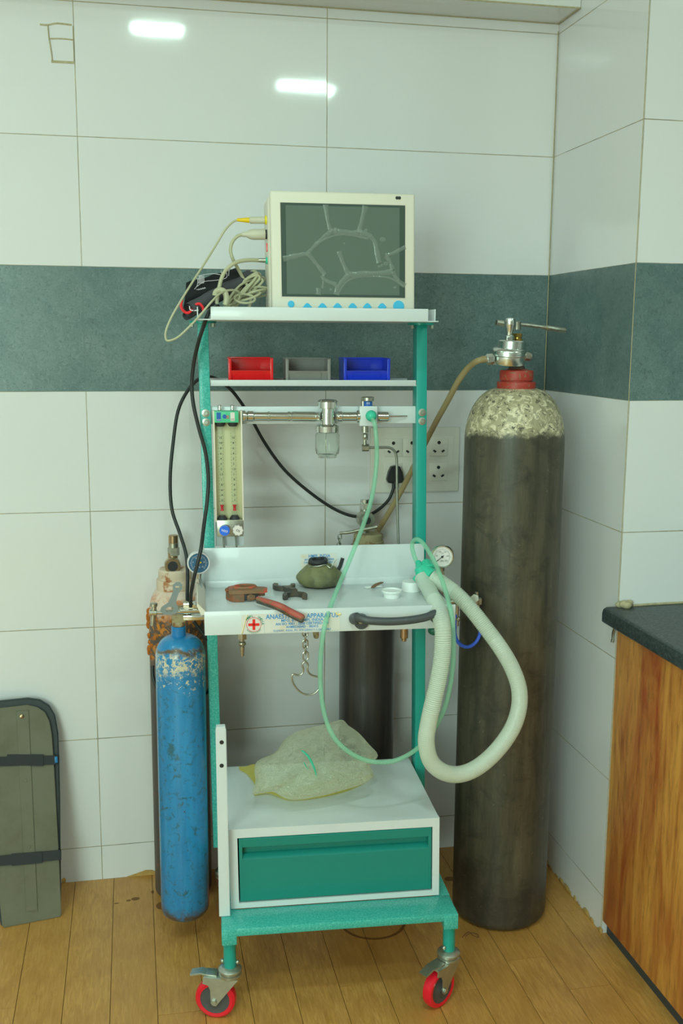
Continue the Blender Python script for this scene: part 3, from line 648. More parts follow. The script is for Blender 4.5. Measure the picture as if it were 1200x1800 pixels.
for v_ in (1305, 1346): b = B(CF); b.lathe([(.0045, 0), (.0045, .001)], CF.inverted() @ at(389.5, v_, .0496), (0, 1, 0), 16); b.build('screw_hole', 'ink_k', up)
# uprights
for (xa, xb) in ((-.0115, .0130), (.4825, .507)):
    B(CF).box(xa, xb, .355, .400, .2155, 1.4605, .002).build('upright', 'hammer' if xa < 0 else 'teal', cart)
for (xa, xb) in ((-.0115, .0130), (.4825, .507)):
    xm = (xa+xb)/2; b = B(CF); b.lathe([(.030, 0), (.030, .005)], (xm, .37, 1.4585), n=24)
    b.build('mounting_flange', 'teal', cart)
    for x in (xm-.024, xm+.022): b = B(CF); b.hexn((x, .352, 1.4500), (x, .352, 1.4585), .005); b.build('flange_bolt', 'zinc', cart)
    for zz in (1.260, 1.240):
        b = B(CF); b.lathe([(.0088, 0), (.0088, -.0015), (.0065, -.002)], (xm+.001, .3552, zz), (0, 1, 0), 20); b.cyl((xm+.001, .3545, zz), (xm+.001, .350, zz), .0050, n=6, bev=.0006); b.build('bolt', 'zinc', cart)
# top tray (open corners)
b = B(CF0)
b.box(-.002, .460, .2200, .2225, 1.4635, 1.4905, .001); b.box(-.0295, .4835, .2225, .480, 1.4630, 1.4655, .0008)
b.box(-.030, -.0275, .236, .480, 1.4635, 1.4905, .0008); b.box(.4775, .4800, .236, .480, 1.4635, 1.4905, .0008); b.box(-.002, .460, .478, .480, 1.4635, 1.4905, .0008)
b.build('top_tray', 'white', cart)
# shelf for the bins
b = B(CF)
b.box(.0145, .4815, .356, .358, 1.3215, 1.334, .0008); b.box(.0135, .4825, .356, .465, 1.3205, 1.3228, .0006); b.box(.0135, .4825, .463, .465, 1.321, 1.334, .0006)
b.build('bin_shelf', 'white_edge', cart)
# cross bar
b = B(CF); b.box(.0125, .4830, .366, .372, 1.2345, 1.2740, .0012); b.build('cross_bar', 'white', cart)
# working tray
ZT = .862
b = B(CF)
b.box(-.016, .515, .100, .1025, .8190, .8700, .0012); b.box(-.016, .515, .1015, .352, ZT-.003, ZT, .0006)
b.box(-.016, .515, .1015, .352, .8190, .8215); b.box(-.016, -.0135, .1015, .352, .820, ZT); b.box(.5125, .515, .1015, .352, .820, ZT)
b.box(-.012, .500, .345, .3475, ZT-.002, .9540, .0012); b.box(-.012, .500, .340, .347, ZT-.001, ZT+.016, .002)
b.box(-.024, -.0015, .346, .3485, .855, .948, .001)
b.build('working_tray', 'white', cart)
b = B(CF)
b.prism([(-.022, ZT-.004), (-.012, ZT-.002), (-.014, ZT+.006), (-.028, ZT+.022), (-.031, ZT+.018)], .115, .345, .0006); b.build('tray_lip', 'cream_d', cart)
# handle
b = B(CF0); hb = .072
hp = [(622, 1088, .099), (627, 1087, .088), (634, 1087, .078), (650, 1091, .070), (685, 1092.5, .066), (720, 1090, .066), (748, 1085, .070), (762, 1079, .078), (770, 1078, .088), (776, 1078, .099)]
b = B(); b.tube([at(*p) for p in hp], .010, 14, 6, rf=lambda f, i: .0125 if f < .12 or f > .88 else .0085, sx=1.)
for u, v in ((634, 1091), (766, 1081)): b.lathe([(.016, 0), (.016, -.010), (.013, -.014)], at(u, v, .0995), EYB, 24)
h = b.build('handle', 'handle', cart); b = B(); b.lathe([(.0055, 0), (.0055, .001), (.002, .0012)], at(634, 1092, .0845), -EYB, 16); b.build('screw', 'zinc', h)
# stickers
def rect_px(b, u0, v0, u1, v1, v0b, v1b, dep, th=.0003):
    pts = [at(u0, v0, dep), at(u1, v0b, dep), at(u1, v1b, dep), at(u0, v1, dep)]
    t = bmesh.new(); vs = [t.verts.new(p) for p in pts]; f = t.faces.new(vs); r = bmesh.ops.extrude_face_region(t, geom=[f])
    for g_ in r['geom']:
        if isinstance(g_, bmesh.types.BMVert): g_.co += EYB*th
    bmesh.ops.recalc_face_normals(t, faces=t.faces[:]); b._take(t, I4)
D = .0994
b = B(); rect_px(b, 424, 1081, 464, 1114, 1079, 1113, D); rect_px(b, 465, 1079, 597, 1112, 1075, 1107, D)
st = b.build('maker_label', 'paper', cart)
slope = V(at(597, 1075, D)-at(465, 1079, D))
def tf(u, v): return frame_at(at(u, v, D-.0006), EXC, (0, 0, 1))
b = B()
b.text('ANAESTHESIA  APPARATUS', .0135, tf(531, 1083), bold=.0002, sx=.92)
b.text('MFG. BY : HMPL INDIA', .0085, tf(531, 1090), sx=1.05, bold=.0001)
b.text('AN ISO 9001 : 2008 CERTIFIED CO', .0078, tf(531, 1096), sx=.95, bold=.0001)
b.text('AHMEDABAD - 382415', .0072, tf(531, 1101.5), sx=.95, bold=.0001)
b.text('GUJARAT, INDIA. PH : 079-22890217, 0 2287899967', .0060, tf(531, 1107.5), sx=.92)
b.build('lettering', 'ink_b', st)
b = B(); c = la(446, 1098, D-.0006)
b.box(c.x-.0028, c.x+.0028, c.y-.0003, c.y, c.z-.0115, c.z+.0115, F=CF0); b.box(c.x-.0115, c.x+.0115, c.y-.0003, c.y, c.z-.0028, c.z+.0028, F=CF0); b.build('red_cross', 'ink_r', st)
b = B()
for k, ch in enumerate('HMPL. INDIA'):
    a = radians(140-k*13.5); F = frame_at(CF0 @ (c+V((cos(a)*.0185, -.0002, sin(a)*.0185))), CF0.to_3x3() @ V((sin(a), 0, -cos(a))), CF0.to_3x3() @ V((cos(a), 0, sin(a)))); b.text(ch, .0070, F, bold=.0001)
for k, ch in enumerate('AHMEDABAD'):
    a = radians(-140+k*12.5); F = frame_at(CF0 @ (c+V((cos(a)*.0175, -.0002, sin(a)*.0175))), CF0.to_3x3() @ V((-sin(a), 0, cos(a))), CF0.to_3x3() @ V((-cos(a), 0, -sin(a)))); b.text(ch, .0045, F)
b.build('ring_lettering', 'ink_g', st)
b = B(); pts = [CF0 @ (c+V((cos(a)*.0150, 0, sin(a)*.0150))) for a in [2*pi*k/40 for k in range(40)]]; b.tube(pts, .00035, 6, 1, True); b.build('ring', 'ink_r', st)
b = B(); b.tube([at(u, v, D-.0003) for u, v in ((435, 1081), (431, 1092), (428, 1104), (425, 1114))], .0022, 6, 3, sx=.3); b.build('tape', 'tape', st); b = B(); b.tube([at(u, v, D-.0003) for u, v in ((590, 1077), (594, 1080), (599, 1079))], .0022, 6, 3); b.build('tape', 'tape', st)
D2 = .3443
b = B(); rect_px(b, 528, 974, 592, 999, 972.5, 997, D2); st2 = b.build('maker_label', 'paper', cart)
b = B()
for s_, sz, v_ in (('HMPL INDIA', .0110, 977.5), ('AN ISO 9001 : 2008 CERTIFIED', .0062, 983.5), ('COMPANY, AHMEDABAD 382415', .0058, 988.5), ('PH : 079-22890217', .0058, 993.5)):
    b.text(s_, sz, frame_at(at(561, v_, D2-.0006), EXC, (0, 0, 1)), bold=.0001, sx=.85)
b.build('lettering', 'ink_b', st2)
# little fittings under the working tray
b = B(); q = at(425, 1120, .15)
b.hexn(q+V((0, 0, .012)), q+V((0, 0, -.004)), .0105); b.cyl(q+V((0, 0, -.004)), q+V((0, 0, -.010)), .005); b.sphere(q+V((0, 0, -.014)), .0085, (1, 1, .8), 14); b.cyl(q+V((0, 0, -.02)), q+V((.0005, 0, -.042)), .0055, .0035, 12, .001); b.build('gas_outlet', 'nickel', cart)
b = B(); q = at(710, 1106, .17); b.cyl(q+V((0, 0, .016)), q+V((0, 0, -.020)), .0088, bev=.001); b.cyl(q+V((0, 0, -.020)), q+V((0, 0, -.027)), .0055, bev=.001); b.build('brass_outlet', 'copper', cart)
b = B(); q = at(765, 1108, .13); b.sphere(q, .014, (1.2, .8, .8)); b.cyl(q, q+V((0, 0, .01)), .008); b.build('green_knob', 'green_d', cart)
b = B(); q = at(555, 1114, .2); b.lathe([(.0085, -.003), (.011, -.003), (.011, .003), (.0085, .003)], q, (1, .2, 0), 20, closed=True); b.cyl(q+V((0, 0, .008)), q+V((0, 0, .02)), .005); b.build('hook_ring', 'olivepaint', cart)
# chain with a D-shaped ring
q = at(536, 1108, .2)
t = thing('chain_pull', 'short steel chain with D-shaped wire ring hanging under the tray', 'chain', q)
b = B()
for k in range(5): link(b, q+V((.0003*k, 0, -.004-.0135*k)), (1, 0, 0) if k % 2 == 0 else (.2, 1, 0), (0, 0, 1), .0195, .0058, .0017)
b.build('chain', 'nickel', t)
b = B(); b.tube([at(u, v, .2) for u, v in ((536, 1163), (531, 1168), (533, 1176), (531, 1184), (524, 1187), (516, 1185), (513, 1188), (514, 1198), (521, 1210), (532, 1219), (545, 1221), (556, 1216), (563, 1205), (565, 1193), (558, 1190), (548, 1187), (542, 1182), (540, 1175), (541, 1168))], .0020, 10, 4, True); b.build('ring', 'nickel', t)
# ------------------------------------------------------------------ flow meter and humidifier on the cross bar
q = la(401, 963, .345)
fm = thing('flow_meter', 'twin-tube gas flow meter block with blue and white knobs and chrome pipe', 'flow meter', CF0 @ V((.2, .35, q.z)), TH)
x0 = la(376, 800, .335).x+.000; x1 = la(427, 800, .335).x
def zz(v, b=.335): return la(400, v, b).z
lean = Mx.Identity(4); lean[0][2] = -.010; lean[0][3] = .010*zz(830); FL = CF0 @ lean
b = B(FL); b.box(x0, x1, .3655, .369, zz(964), zz(722), .0008); b.build('back_plate', 'white', fm)
b = B(FL); b.box(x0+.002, x1-.002, .357, .366, zz(916), zz(724), .0008); b.build('scale_panel', 'fm_back', fm)
b = B(FL)
for xa, xb in ((x0, x0+.0035), (x1-.0035, x1)): b.box(xa, xb, .336, .366, zz(918), zz(722), .0008)
b.build('cover_side', 'fm_frame', fm)
b = B(FL); b.box(x0+.003, x1-.008, .334, .366, zz(743), zz(723), .001); hd = b.build('header', 'label_g', fm)
xm = (x0+x1)/2; cz = zz(733, .334)
b = B(FL); b.box(x0+.008, x0+.0175, .3335, .3345, cz-.009, cz+.010); b.build('label', 'label_b', hd)
b = B(FL); b.box(x1-.026, x1-.0165, .3335, .3345, cz-.009, cz+.010); b.build('label', 'knob_w', hd)
b = B(FL); b.text('N2O', .0048, FL @ Mx.Translation((x0+.0128, .3332, cz-.0065)), sx=.9); b.build('lettering', 'ink_w', hd)
b = B(FL); b.text('O2', .006, FL @ Mx.Translation((x1-.0213, .3332, cz-.0055))); b.build('lettering', 'ink_k', hd)
b = B(FL); b.lathe([(.0048, 0), (.0048, .0008)], (xm-.0065, .3335, cz+.001), (0, 1, 0), 20); b.build('emblem', 'label_b', hd)
b = B(FL); [b.box(xm-.003, xm+.0035, .3333, .3338, cz+k-.0008, cz+k+.0008) for k in (-.002, .002)]; b.build('emblem_bar', 'ink_r', hd)
tubes = [la(388.5, 820, .35).x, la(410.5, 820, .35).x]
for i, tx in enumerate(tubes):
    b = B(FL); b.cyl((tx, .348, zz(915)), (tx, .348, zz(745)), .0062, n=24); tb = b.build('flow_tube', 'tube_glass', fm)
    b = B(FL)
    n_ = 24
    for k in range(n_):
        z_ = zz(762)+(zz(882)-zz(762))*k/(n_-1)
        w_ = .0042 if k % 2 else .0024
        b.box(tx-.0058, tx-.0058+w_*.55, .3405, .3409, z_-.0004, z_+.0004); b.box(tx+.0058-w_*.55, tx+.0058, .3405, .3409, z_-.0003, z_+.0003)
    nums = ['12', '10', '8', '6', '4', '3', '2', '1.5', '1', '.8', '.6', '.4', '.2'] if i == 0 else ['10', '8', '6', '4', '3', '2', '1.5', '1', '.8', '.6', '.4', '.2', '.1']
    for k, s_ in enumerate(nums): b.text(s_, .0064, FL @ Mx.Translation((tx, .3407, zz(770)+(zz(880)-zz(770))*k/12)), bold=.0001)
    b.text('U' if 0 else 'L', .0001, FL @ Mx.Translation((tx, .3407, zz(760))))
    b.build('scale_marks', 'ink_k', tb)
    b = B(FL); b.lathe([(.0044, 0), (.0032, .003), (.0030, .009), (.0044, .0120), (.0044, .0132), (.001, .0134)], (tx, .3395, zz(898)), n=16); b.build('float', 'red_float', tb)
    b = B(FL); b.lathe([(.0085, 0), (.0112, .005), (.0112, .010)], (tx, .347, zz(750)), n=24)
    b.build('tube_seat', 'rubber', fm); b = B(FL); b.lathe([(.0118, 0), (.0112, .003), (.0065, .009)], (tx, .347, zz(914)), n=24); b.build('tube_seat', 'rubber', fm)
    b = B(FL); b.cyl((tx, .350, zz(722)), (tx, .350, zz(713)), .0045, n=16, bev=.001); b.cyl((tx, .350, zz(719)), (tx, .350, zz(717)), .0052, n=16); b.build('top_nipple', 'chrome', fm)
    b = B(FL); b.cyl((tx+.003, .352, zz(966)), (tx+.001, .352, zz(941)), .0022, n=10); b.build('supply_pipe', 'steel', fm)
b = B(FL); b.box(x0+.003, x1-.002, .333, .366, zz(943), zz(914), .0015); b.build('valve_block', 'nickel', fm)
def knob(tx, v, mat, txt, lobes, r):
    zc = zz(v, .315); b = B(FL)
    poly = [((tx+(r*(1+(.07*cos(lobes*a) if lobes else 0)))*cos(a)), zc+(r*(1+(.07*cos(lobes*a) if lobes else 0)))*sin(a)) for a in [2*pi*k/72 for k in range(72)]]
    b.prism(poly, .313, .327, .0012); b.cyl((tx, .327, zc), (tx, .335, zc), .005, n=14); k = b.build('knob', mat, fm)
    b = B(FL); b.text(txt, .0070, FL @ Mx.Translation((tx, .3127, zc)) @ Mx.Rotation(radians(18), 4, 'Y'), bold=.0001); b.build('lettering', 'ink_w' if mat == 'knob_b' else 'ink_k', k)
knob(la(393, 933, .32).x+.0005, 933, 'knob_b', 'N2O', 24, .0112); knob(la(417, 933, .32).x, 933, 'knob_w', 'O2', 9, .0112)
# chrome pipe run
def rod(b, u0, u1, v0, v1, r, dep=.345, bev=.0008): b.cyl(at(u0, v0, dep), at(u1, v1, dep), r, bev=bev)
b = B(); rod(b, 426, 431, 732, 732, .0135); rod(b, 430, 560, 732, 732.5, .0098); rod(b, 433, 447, 732, 732, .0122, bev=.003); rod(b, 470, 474, 732, 732, .0112); rod(b, 505, 510, 732, 732, .0112); rod(b, 512, 555, 732, 732.5, .0112, bev=.002)
rod(b, 590, 626, 732, 732, .0098); rod(b, 592, 603, 732, 732, .0115, bev=.003); rod(b, 626, 633, 732, 732, .0140, bev=.002); b.build('chrome_pipe', 'chrome', fm)
hx = at(575.5, 735, .345); hz = lambda v: at(575, v, .345).z
b = B()
b.lathe([(.0185, hz(760)), (.026, hz(759)), (.0265, hz(749)), (.0225, hz(747)), (.0165, hz(745)), (.0165, hz(718)), (.0225, hz(717)), (.0228, hz(706)), (.0195, hz(703)), (.006, hz(702))], (hx.x, hx.y, 0)); b.build('humidifier_head', 'chrome', fm)
b = B(); b.lathe([(.024, hz(759)), (.0275, hz(764)), (.0275, hz(788)), (.0255, hz(797)), (.0215, hz(800)), (.0215, hz(804)), (.001, hz(804.5)), (.001, hz(802)), (.0185, hz(800)), (.0215, hz(797)), (.0255, hz(787)), (.0255, hz(765)), (.022, hz(760))], (hx.x, hx.y, 0), n=48); b.build('glass_jar', 'glass', fm)
b = B(CF0); bl = la(632, 749, .333); br = la(663, 714, .333); b.box(bl.x, br.x, .333, .360, bl.z, br.z, .0012); b.build('outlet_block', 'white', fm)
b = B(); rod(b, 663, 682, 732, 732.5, .0110); b.cyl(at(682, 732, .345), at(715, 731.5, .36), .0018, n=10); b.build('outlet_stub', 'chrome', fm)
b = B(); 
for k in range(4): b.cyl(at(666+0*k, 726+4*k, .3355), at(666, 726+4*k, .3350), .0014, n=10)
b.build('vent_hole', 'ink_k', fm)
b = B(); b.cyl(at(646, 714, .345), at(646, 704, .345), .0105); b.build('blue_collar', 'label_b', fm)
b = B(); b.cyl(at(646, 705, .345), at(646, 697.5, .345), .0142, bev=.0015); b.cyl(at(638, 714, .345), at(638, 699, .345), .005); b.build('flush_cap', 'nickel', fm)
b = B(); b.text('O2', .006, frame_at(at(647, 709, .3338), EXC, (0, 0, 1))); b.build('lettering', 'ink_w', fm)
b = B(); b.cyl(at(641, 749, .345), at(641, 760, .345), .008); b.hexn(at(641, 762, .345), at(641, 773, .345), .0068); b.cyl(at(641, 773, .345), at(641, 782, .345), .0040); b.sphere(at(641, 767, .34), .006, (.7, 1, 1.2), 10); b.hexn(at(636, 787, .345), at(648, 787, .345), .0085); b.build('elbow_fitting', 'nickel', fm)
b = B(); b.tube([at(646, 787, .345), at(665, 786.5, .348), at(680, 786.5, .352), at(689, 789, .354), at(695, 797, .356), at(697, 812, .357), at(697.5, 860, .357), at(698.5, 910, .357), at(700, 960, .357), at(700, 985, .357)], .0030, 12, 5); b.build('bent_pipe', 'steel', fm)
# ------------------------------------------------------------------ pressure gauges and yokes at the sides of the cart
def gauge(u, v, dep, r, face, ring, marks, label, stem_to, needle, name='pressure_gauge'):
    c = at(u, v, dep); t = thing(name, label, 'gauge', V((c.x, c.y, c.z-r)))
    n = (CAM-c); n.z *= .3; n.normalize(); F = frame_at(c, V((0, 0, 1)).cross(-n)*1., (0, 0, 1))
    F = frame_at(c, n.cross(V((0, 0, 1)))*-1, (0, 0, 1))
    b = B(F); b.lathe([(r*.8, .026), (r*.98, .022), (r, .016), (r, .002), (r*.96, 0), (r*.88, 0), (r*.87, .003), (.001, .0032)], (0, 0, 0), (0, 1, 0), 48); b.build('case', ring, t)
    b = B(F); b.lathe([(r*.86, .0029), (r*.86, .0022), (.001, .0021)], (0, 0, 0), (0, 1, 0), 48); d = b.build('dial', face, t)
    b = B(F)
    for k in range(31):
        a = radians(225-270*k/30); r0 = r*.60; r1 = r*(.70 if k % 5 else .76)
        Fk = Mx.Rotation(-a, 4, 'Y'); b.box(r0, r1, .0014, .0020, -.0002, .0002, F=F @ Fk)
    for k, s_ in enumerate(['0', '50', '100', '150', '200', '250'] if needle else ['0', '5', '10', '15', '20', '25']):
        a = radians(225-270*k/5); b.text(s_, r*.17, F @ Mx.Translation((cos(a)*r*.48, .0018, sin(a)*r*.48)))
    b.text('kPa', r*.2, F @ Mx.Translation((0, .0018, -r*.38))); b.text('O2' if needle else 'N2O', r*.16, F @ Mx.Translation((0, .0018, r*.30)))
    b.build('scale', marks, d)
    b = B(F @ Mx.Rotation(radians(140 if needle else -15), 4, 'Y')); b.box(-r*.2, r*.62, .0004, .001, -.0006, .0006) if needle else b.box(-.0012, r*.25, .0004, .001, -.0014, .0014); b.lathe([(r*.10, 0), (r*.10, .001)], (0, .0003, 0), (0, 1, 0), 14); b.build('needle', 'ink_k' if needle else 'yellow', d)
    b = B(); s0 = c+V((0, .012, -r*.9)); s1 = at(*stem_to); b.cyl(s0, V((s0.x, s0.y, s0.z-.014)), .009); b.hexn(V((s0.x, s0.y, s0.z-.012)), V((s0.x, s0.y, s1.z+.028)), .0085) if not needle else b.box(s0.x-.008, s0.x+.008, s0.y-.008, s0.y+.008, s0.z-.028, s0.z-.01, .001)
    b.cyl(V((s0.x, s0.y, s0.z-.02)), V((s0.x, s0.y, s1.z)), .0080, bev=.002); b.build('stem', 'chrome' if not needle else 'nickel', t)
    return t
M['dial_b'] = simple('blue_dial', px(46, 96, 118), .3, coat=.4); M['dial_w'] = simple('white_dial', px(206, 214, 196), .35, coat=.3)
M['case_w'] = simple('grey_white_case', px(196, 208, 192), .35)
gauge(349, 990, .29, .0255, 'dial_b', 'case_w', 'ink_w', 'round pressure gauge with a blue dial at left of the cart', (340, 1066, .31), 0)
gauge(777, 979, .27, .0262, 'dial_w', 'chrome', 'ink_k', 'round pressure gauge with a white dial at right of the cart', (779, 1052, .29), 1)
# left yoke (holds the blue cylinder)
b = B(); yb = .325
b.cyl(at(316, 1074, yb), at(360, 1072, yb), .0075, bev=.001)
p0 = la(322, 1068, yb); p1 = la(372, 1058, yb); b.box(p0.x, p1.x, yb-.008, yb+.02, p0.z, p1.z, .001, F=CF0)
p0 = la(322, 1090, yb); p1 = la(372, 1080, yb); b.box(p0.x, p1.x, yb-.006, yb+.02, p0.z, p1.z, .001, F=CF0)
b.cyl(at(285, 1076, yb), at(322, 1075, yb), .0052); b.cyl(at(262, 1077, yb), at(276, 1077, yb), .0075, bev=.001); b.cyl(at(275, 1077, yb), at(290, 1077, yb), .004)
b.build('left_yoke', 'chrome', cart)
b = B(); b.cyl(at(271, 1062, yb), at(268, 1100, yb), .0058, bev=.001); b.cyl(at(270, 1060, yb), at(270, 1066, yb), .0085, bev=.001); b.build('tommy_bar', 'nickel', cart)
# flat key hanging on the yoke bar
c = [(303, 1029), (309, 1024), (316, 1024), (320.5, 1029), (320, 1036), (314, 1043), (311, 1052), (309, 1060), (313, 1067), (313.5, 1073), (308, 1079), (300, 1081), (288, 1080), (281, 1074), (284, 1067), (295, 1060), (300, 1050), (304, 1040)]
kb = .305; poly = [(la(u, v, kb).x, la(u, v, kb).z) for u, v in c]
h1 = [(la(u, v, kb).x, la(u, v, kb).z) for u, v in ((291, 1071), (296, 1067), (303, 1067), (306, 1071), (303, 1076), (294, 1077))]
h2 = [(la(u, v, kb).x, la(u, v, kb).z) for u, v in ((308, 1030), (315, 1030), (315, 1034), (308, 1034))]
b = B(CF0); b.prism(poly, kb, kb+.0035, holes=(h1, h2)); o = b.build('cylinder_key', 'steel'); tag(o, 'flat grey cylinder key hanging on the yoke above blue cylinder', 'key')
M['keygrey'] = simple('galvanised_grey', px(122, 142, 132), .4, .3, var=.1); o.data.materials[0] = M['keygrey']
# right yoke with blue pigtail
b = B(); yb = .28
for u, v, r in ((822, 1052, .010), (836, 1054, .009)): b.sphere(at(u, v, yb), r, (1.1, .9, .9), 14)
b.cyl(at(790, 1058, yb), at(845, 1054, yb), .006, bev=.001); b.cyl(at(838, 1040, yb-.005), at(838, 1062, yb-.005), .0045, bev=.001); b.hexn(at(834, 1052, yb-.012), at(834, 1052, yb+.012), .0105); b.hexn(at(843, 1052, yb-.004), at(843, 1062, yb-.004), .006); b.cyl(at(841, 1060, yb-.004), at(841, 1078, yb-.004), .0025)
b.cyl(at(803, 1060, yb), at(803, 1100, yb), .004); b.sphere(at(805, 1088, yb-.004), .006, n=12); b.cyl(at(815, 1046, yb), at(815, 1066, yb), .0065, bev=.001)
b.build('right_yoke', 'nickel', cart)
b = B(); b.tube([at(u, v, yb+.0) for u, v in ((802, 1080), (800, 1095), (799, 1112), (803, 1126), (812, 1135), (824, 1137), (836, 1129), (843, 1115), (844, 1098), (842, 1080))], .0042, 12, 5); b.build('blue_pigtail', 'blue_tube', cart)
# ------------------------------------------------------------------ bins
def bin_(u0, u1, vt, vb, mat, label, bs=.368):
    a = la(u0, vb, bs); c = la(u1, vt, bs); x0, x1 = a.x, c.x; z0 = 1.3231; h = c.z-a.z; z1 = z0+h; d = .092
    t = thing('storage_bin', label, 'storage bin', CF0 @ V(((x0+x1)/2, bs+d/2, z0)), TH, 'small open-fronted bins on the cart shelf')
    b = B(CF0); w = .0022; zf = z0+h*.52
    side = [(bs+.014, z0), (bs+.002, zf), (bs+.0, z1-.003), (bs+.002, z1), (bs+d, z1), (bs+d-.006, z0)]
    for xa in (x0, x1-w): b.xprism(side, xa, xa+w, .0005)
    b.box(x0+.003, x1-.003, bs+.014, bs+d-.006, z0, z0+w); b.box(x0, x1, bs+d-w*2, bs+d-w, z0+.002, z1, .0005)
    b.xprism([(bs+.014, z0), (bs+.011, z0+.0), (bs-.001, zf), (bs+.002, zf+.001)], x0+w, x1-w)
    for xa in (x0-.0012, x1-.0055): b.box(xa, xa+.0067, bs-.0008, bs+.004, z0+.006, z1-.001, .0008)   # front posts
    b.box(x0-.001, x1+.001, bs+d-.005, bs+d, z1-.004, z1+.001, .0006)
    for xa in (x0-.0014, x1-.0006): b.box(xa, xa+.002, bs, bs+d, z1-.0045, z1+.0005, .0005)
    b.build('body', mat, t)
    b = B(CF0); xm = (x0+x1)/2; hw = (x1-x0)*.30; b.xprism([(bs+.0105, z0+.004), (bs+.0085, z0+.004), (bs-.0016, zf-.004), (bs+.0004, zf-.004)], xm-hw, xm+hw, .0003); b.build('label_panel', mat, t)
bin_(402.5, 479, 620.5, 667, 'red', 'small red plastic bin at the left end of the cart shelf')
bin_(503, 580, 621.5, 667, 'grey', 'small grey plastic bin in the middle of the cart shelf')
bin_(605, 685, 621, 667, 'blue', 'small blue plastic bin at the right end of the cart shelf')
# ------------------------------------------------------------------ monitor
mb = .250
mon = thing('patient_monitor', 'cream patient monitor with dark blank screen standing on top of the cart', 'monitor', CF0 @ V((.27, mb+.1, 1.4632)), TH)
TL = la(474, 334, mb); TR = la(728, 341, mb); BL = la(478, 541, mb); BR = la(730, 542, mb)
xL = (TL.x+BL.x)/2; xR = (TR.x+BR.x)/2; zT = (TL.z+TR.z)/2; zB = 1.4657
mlean = Mx.Identity(4); k_ = (TL.x-BL.x)/(TL.z-BL.z); mlean[0][2] = k_; mlean[0][3] = -k_*(TL.z+BL.z)/2; MF = CF0 @ mlean
b = B(MF); b.box(xL, xR, mb, mb+.028, zB, zT, .005, 3)
b.box(xL-.0035, xR-.004, mb+.024, mb+.15, zB+.002, zT-.008, .008, 3); b.box(xL+.03, xR-.03, mb+.15, mb+.175, zB+.02, zT-.03, .01, 3); case = b.build('housing', 'cream', mon)
s0 = la(494, 521, mb); s1 = la(713, 361, mb); sx0, sx1, sz0, sz1 = s0.x, s1.x, la(600, 522.5, mb).z, la(600, 358.5, mb).z
b = B(MF); b.box(sx0-.0025, sx1+.0025, mb-.0006, mb+.003, sz0-.0025, sz1+.0025, .001); b.mi = 1; b.box(sx0, sx1, mb-.0009, mb+.002, sz0, sz1); sc = b.build('screen_bezel', ['cream_d', 'bezel'], mon)
e0 = la(503, 519, mb); e1 = la(703, 364, mb)
b = B(MF); b.box(e0.x, e1.x, mb-.0013, mb, la(600, 518, mb).z, la(600, 363, mb).z); scr = b.build('screen', 'screen', mon)
# wrinkles in the screen's protective film
wr = B(); mid = [((u*4.286/4.286), v) for u, v in ((0, 0),)]
def W_(pts, r):
    P = [at(460+x/4.286, 320+y/4.286, mb-.0015) for x, y in pts]
    wr.tube(P, r, 10, 5, rf=lambda f, i: r*2.5*(.75+.35*sin(i*1.3)*.3+.35*abs(2*f-1)), F=Mx.Identity(4))
W_([(160, 580), (230, 562), (300, 548), (345, 535), (400, 480), (470, 415), (520, 375), (560, 370)], .0022)
W_([(345, 535), (390, 590), (430, 640), (475, 700)], .0020)
W_([(480, 170), (492, 260), (508, 340), (525, 375)], .0022); W_([(540, 368), (620, 378), (700, 384), (745, 378)], .0028)
W_([(780, 180), (762, 260), (745, 330), (735, 380)], .0024); W_([(740, 380), (800, 400), (850, 450), (865, 520), (885, 610)], .0024)
W_([(400, 470), (480, 430), (560, 400), (660, 400), (740, 415), (800, 428)], .0010)
W_([(582, 520), (605, 590), (630, 650), (655, 700)], .0022); W_([(655, 700), (750, 690), (860, 688), (940, 682), (985, 672)], .0026)
W_([(985, 672), (1010, 720), (1050, 760), (1080, 780)], .0020); W_([(655, 700), (610, 745), (575, 790), (560, 850)], .0026)
W_([(575, 850), (620, 770), (690, 725), (780, 712), (900, 714), (980, 730), (1070, 790)], .0009)
W_([(560, 775), (500, 750), (465, 725), (455, 700)], .0018); W_([(465, 725), (462, 770), (455, 800)], .0012)
W_([(985, 660), (965, 600), (930, 556)], .0020); W_([(930, 556), (1000, 530), (1080, 490)], .0018); W_([(430, 800), (425, 850)], .0024)
for x, y, r in ((783, 362, .003), (910, 432, .005), (885, 635, .003), (905, 625, .0025), (935, 615, .004), (1002, 795, .0026), (518, 808, .0022), (622, 462, .0015)):
    wr.sphere(at(460+x/4.286, 320+y/4.286, mb-.0014), r, (1.3, .15, 1), 12)
_in = MF.inverted()
for v_ in wr.bm.verts:
    q_ = _in @ v_.co; q_.y = (mb-.0014)+(q_.y-(mb-.0014))*.28; v_.co = MF @ q_
wr.build('film_wrinkles', 'film', scr)
for i, u in enumerate((510, 538.5, 565, 591.5, 618, 644, 670, 699)):
    c = la(u, 534.5 if i not in (0, 7) else (534.5 if i == 0 else 537.5), mb); b = B(MF)
    if i in (0, 7): b.lathe([(.0001, -.002), (.0065 if i == 0 else .0115, -.0018), (.0072 if i == 0 else .0122, -.0005), (.0072 if i == 0 else .0122, .001)], (c.x, mb, c.z if i == 0 else c.z-.001), (0, 1, 0), 28)
    else: b.prism([(c.x-.0098, c.z-.0065), (c.x-.0035, c.z+.001), (c.x, c.z+.0024), (c.x+.0035, c.z+.001), (c.x+.0098, c.z-.0065), (c.x+.006, c.z-.010), (c.x-.006, c.z-.010)], mb-.0018, mb+.0005, .0004)
    b.build('button', 'cyan', mon)
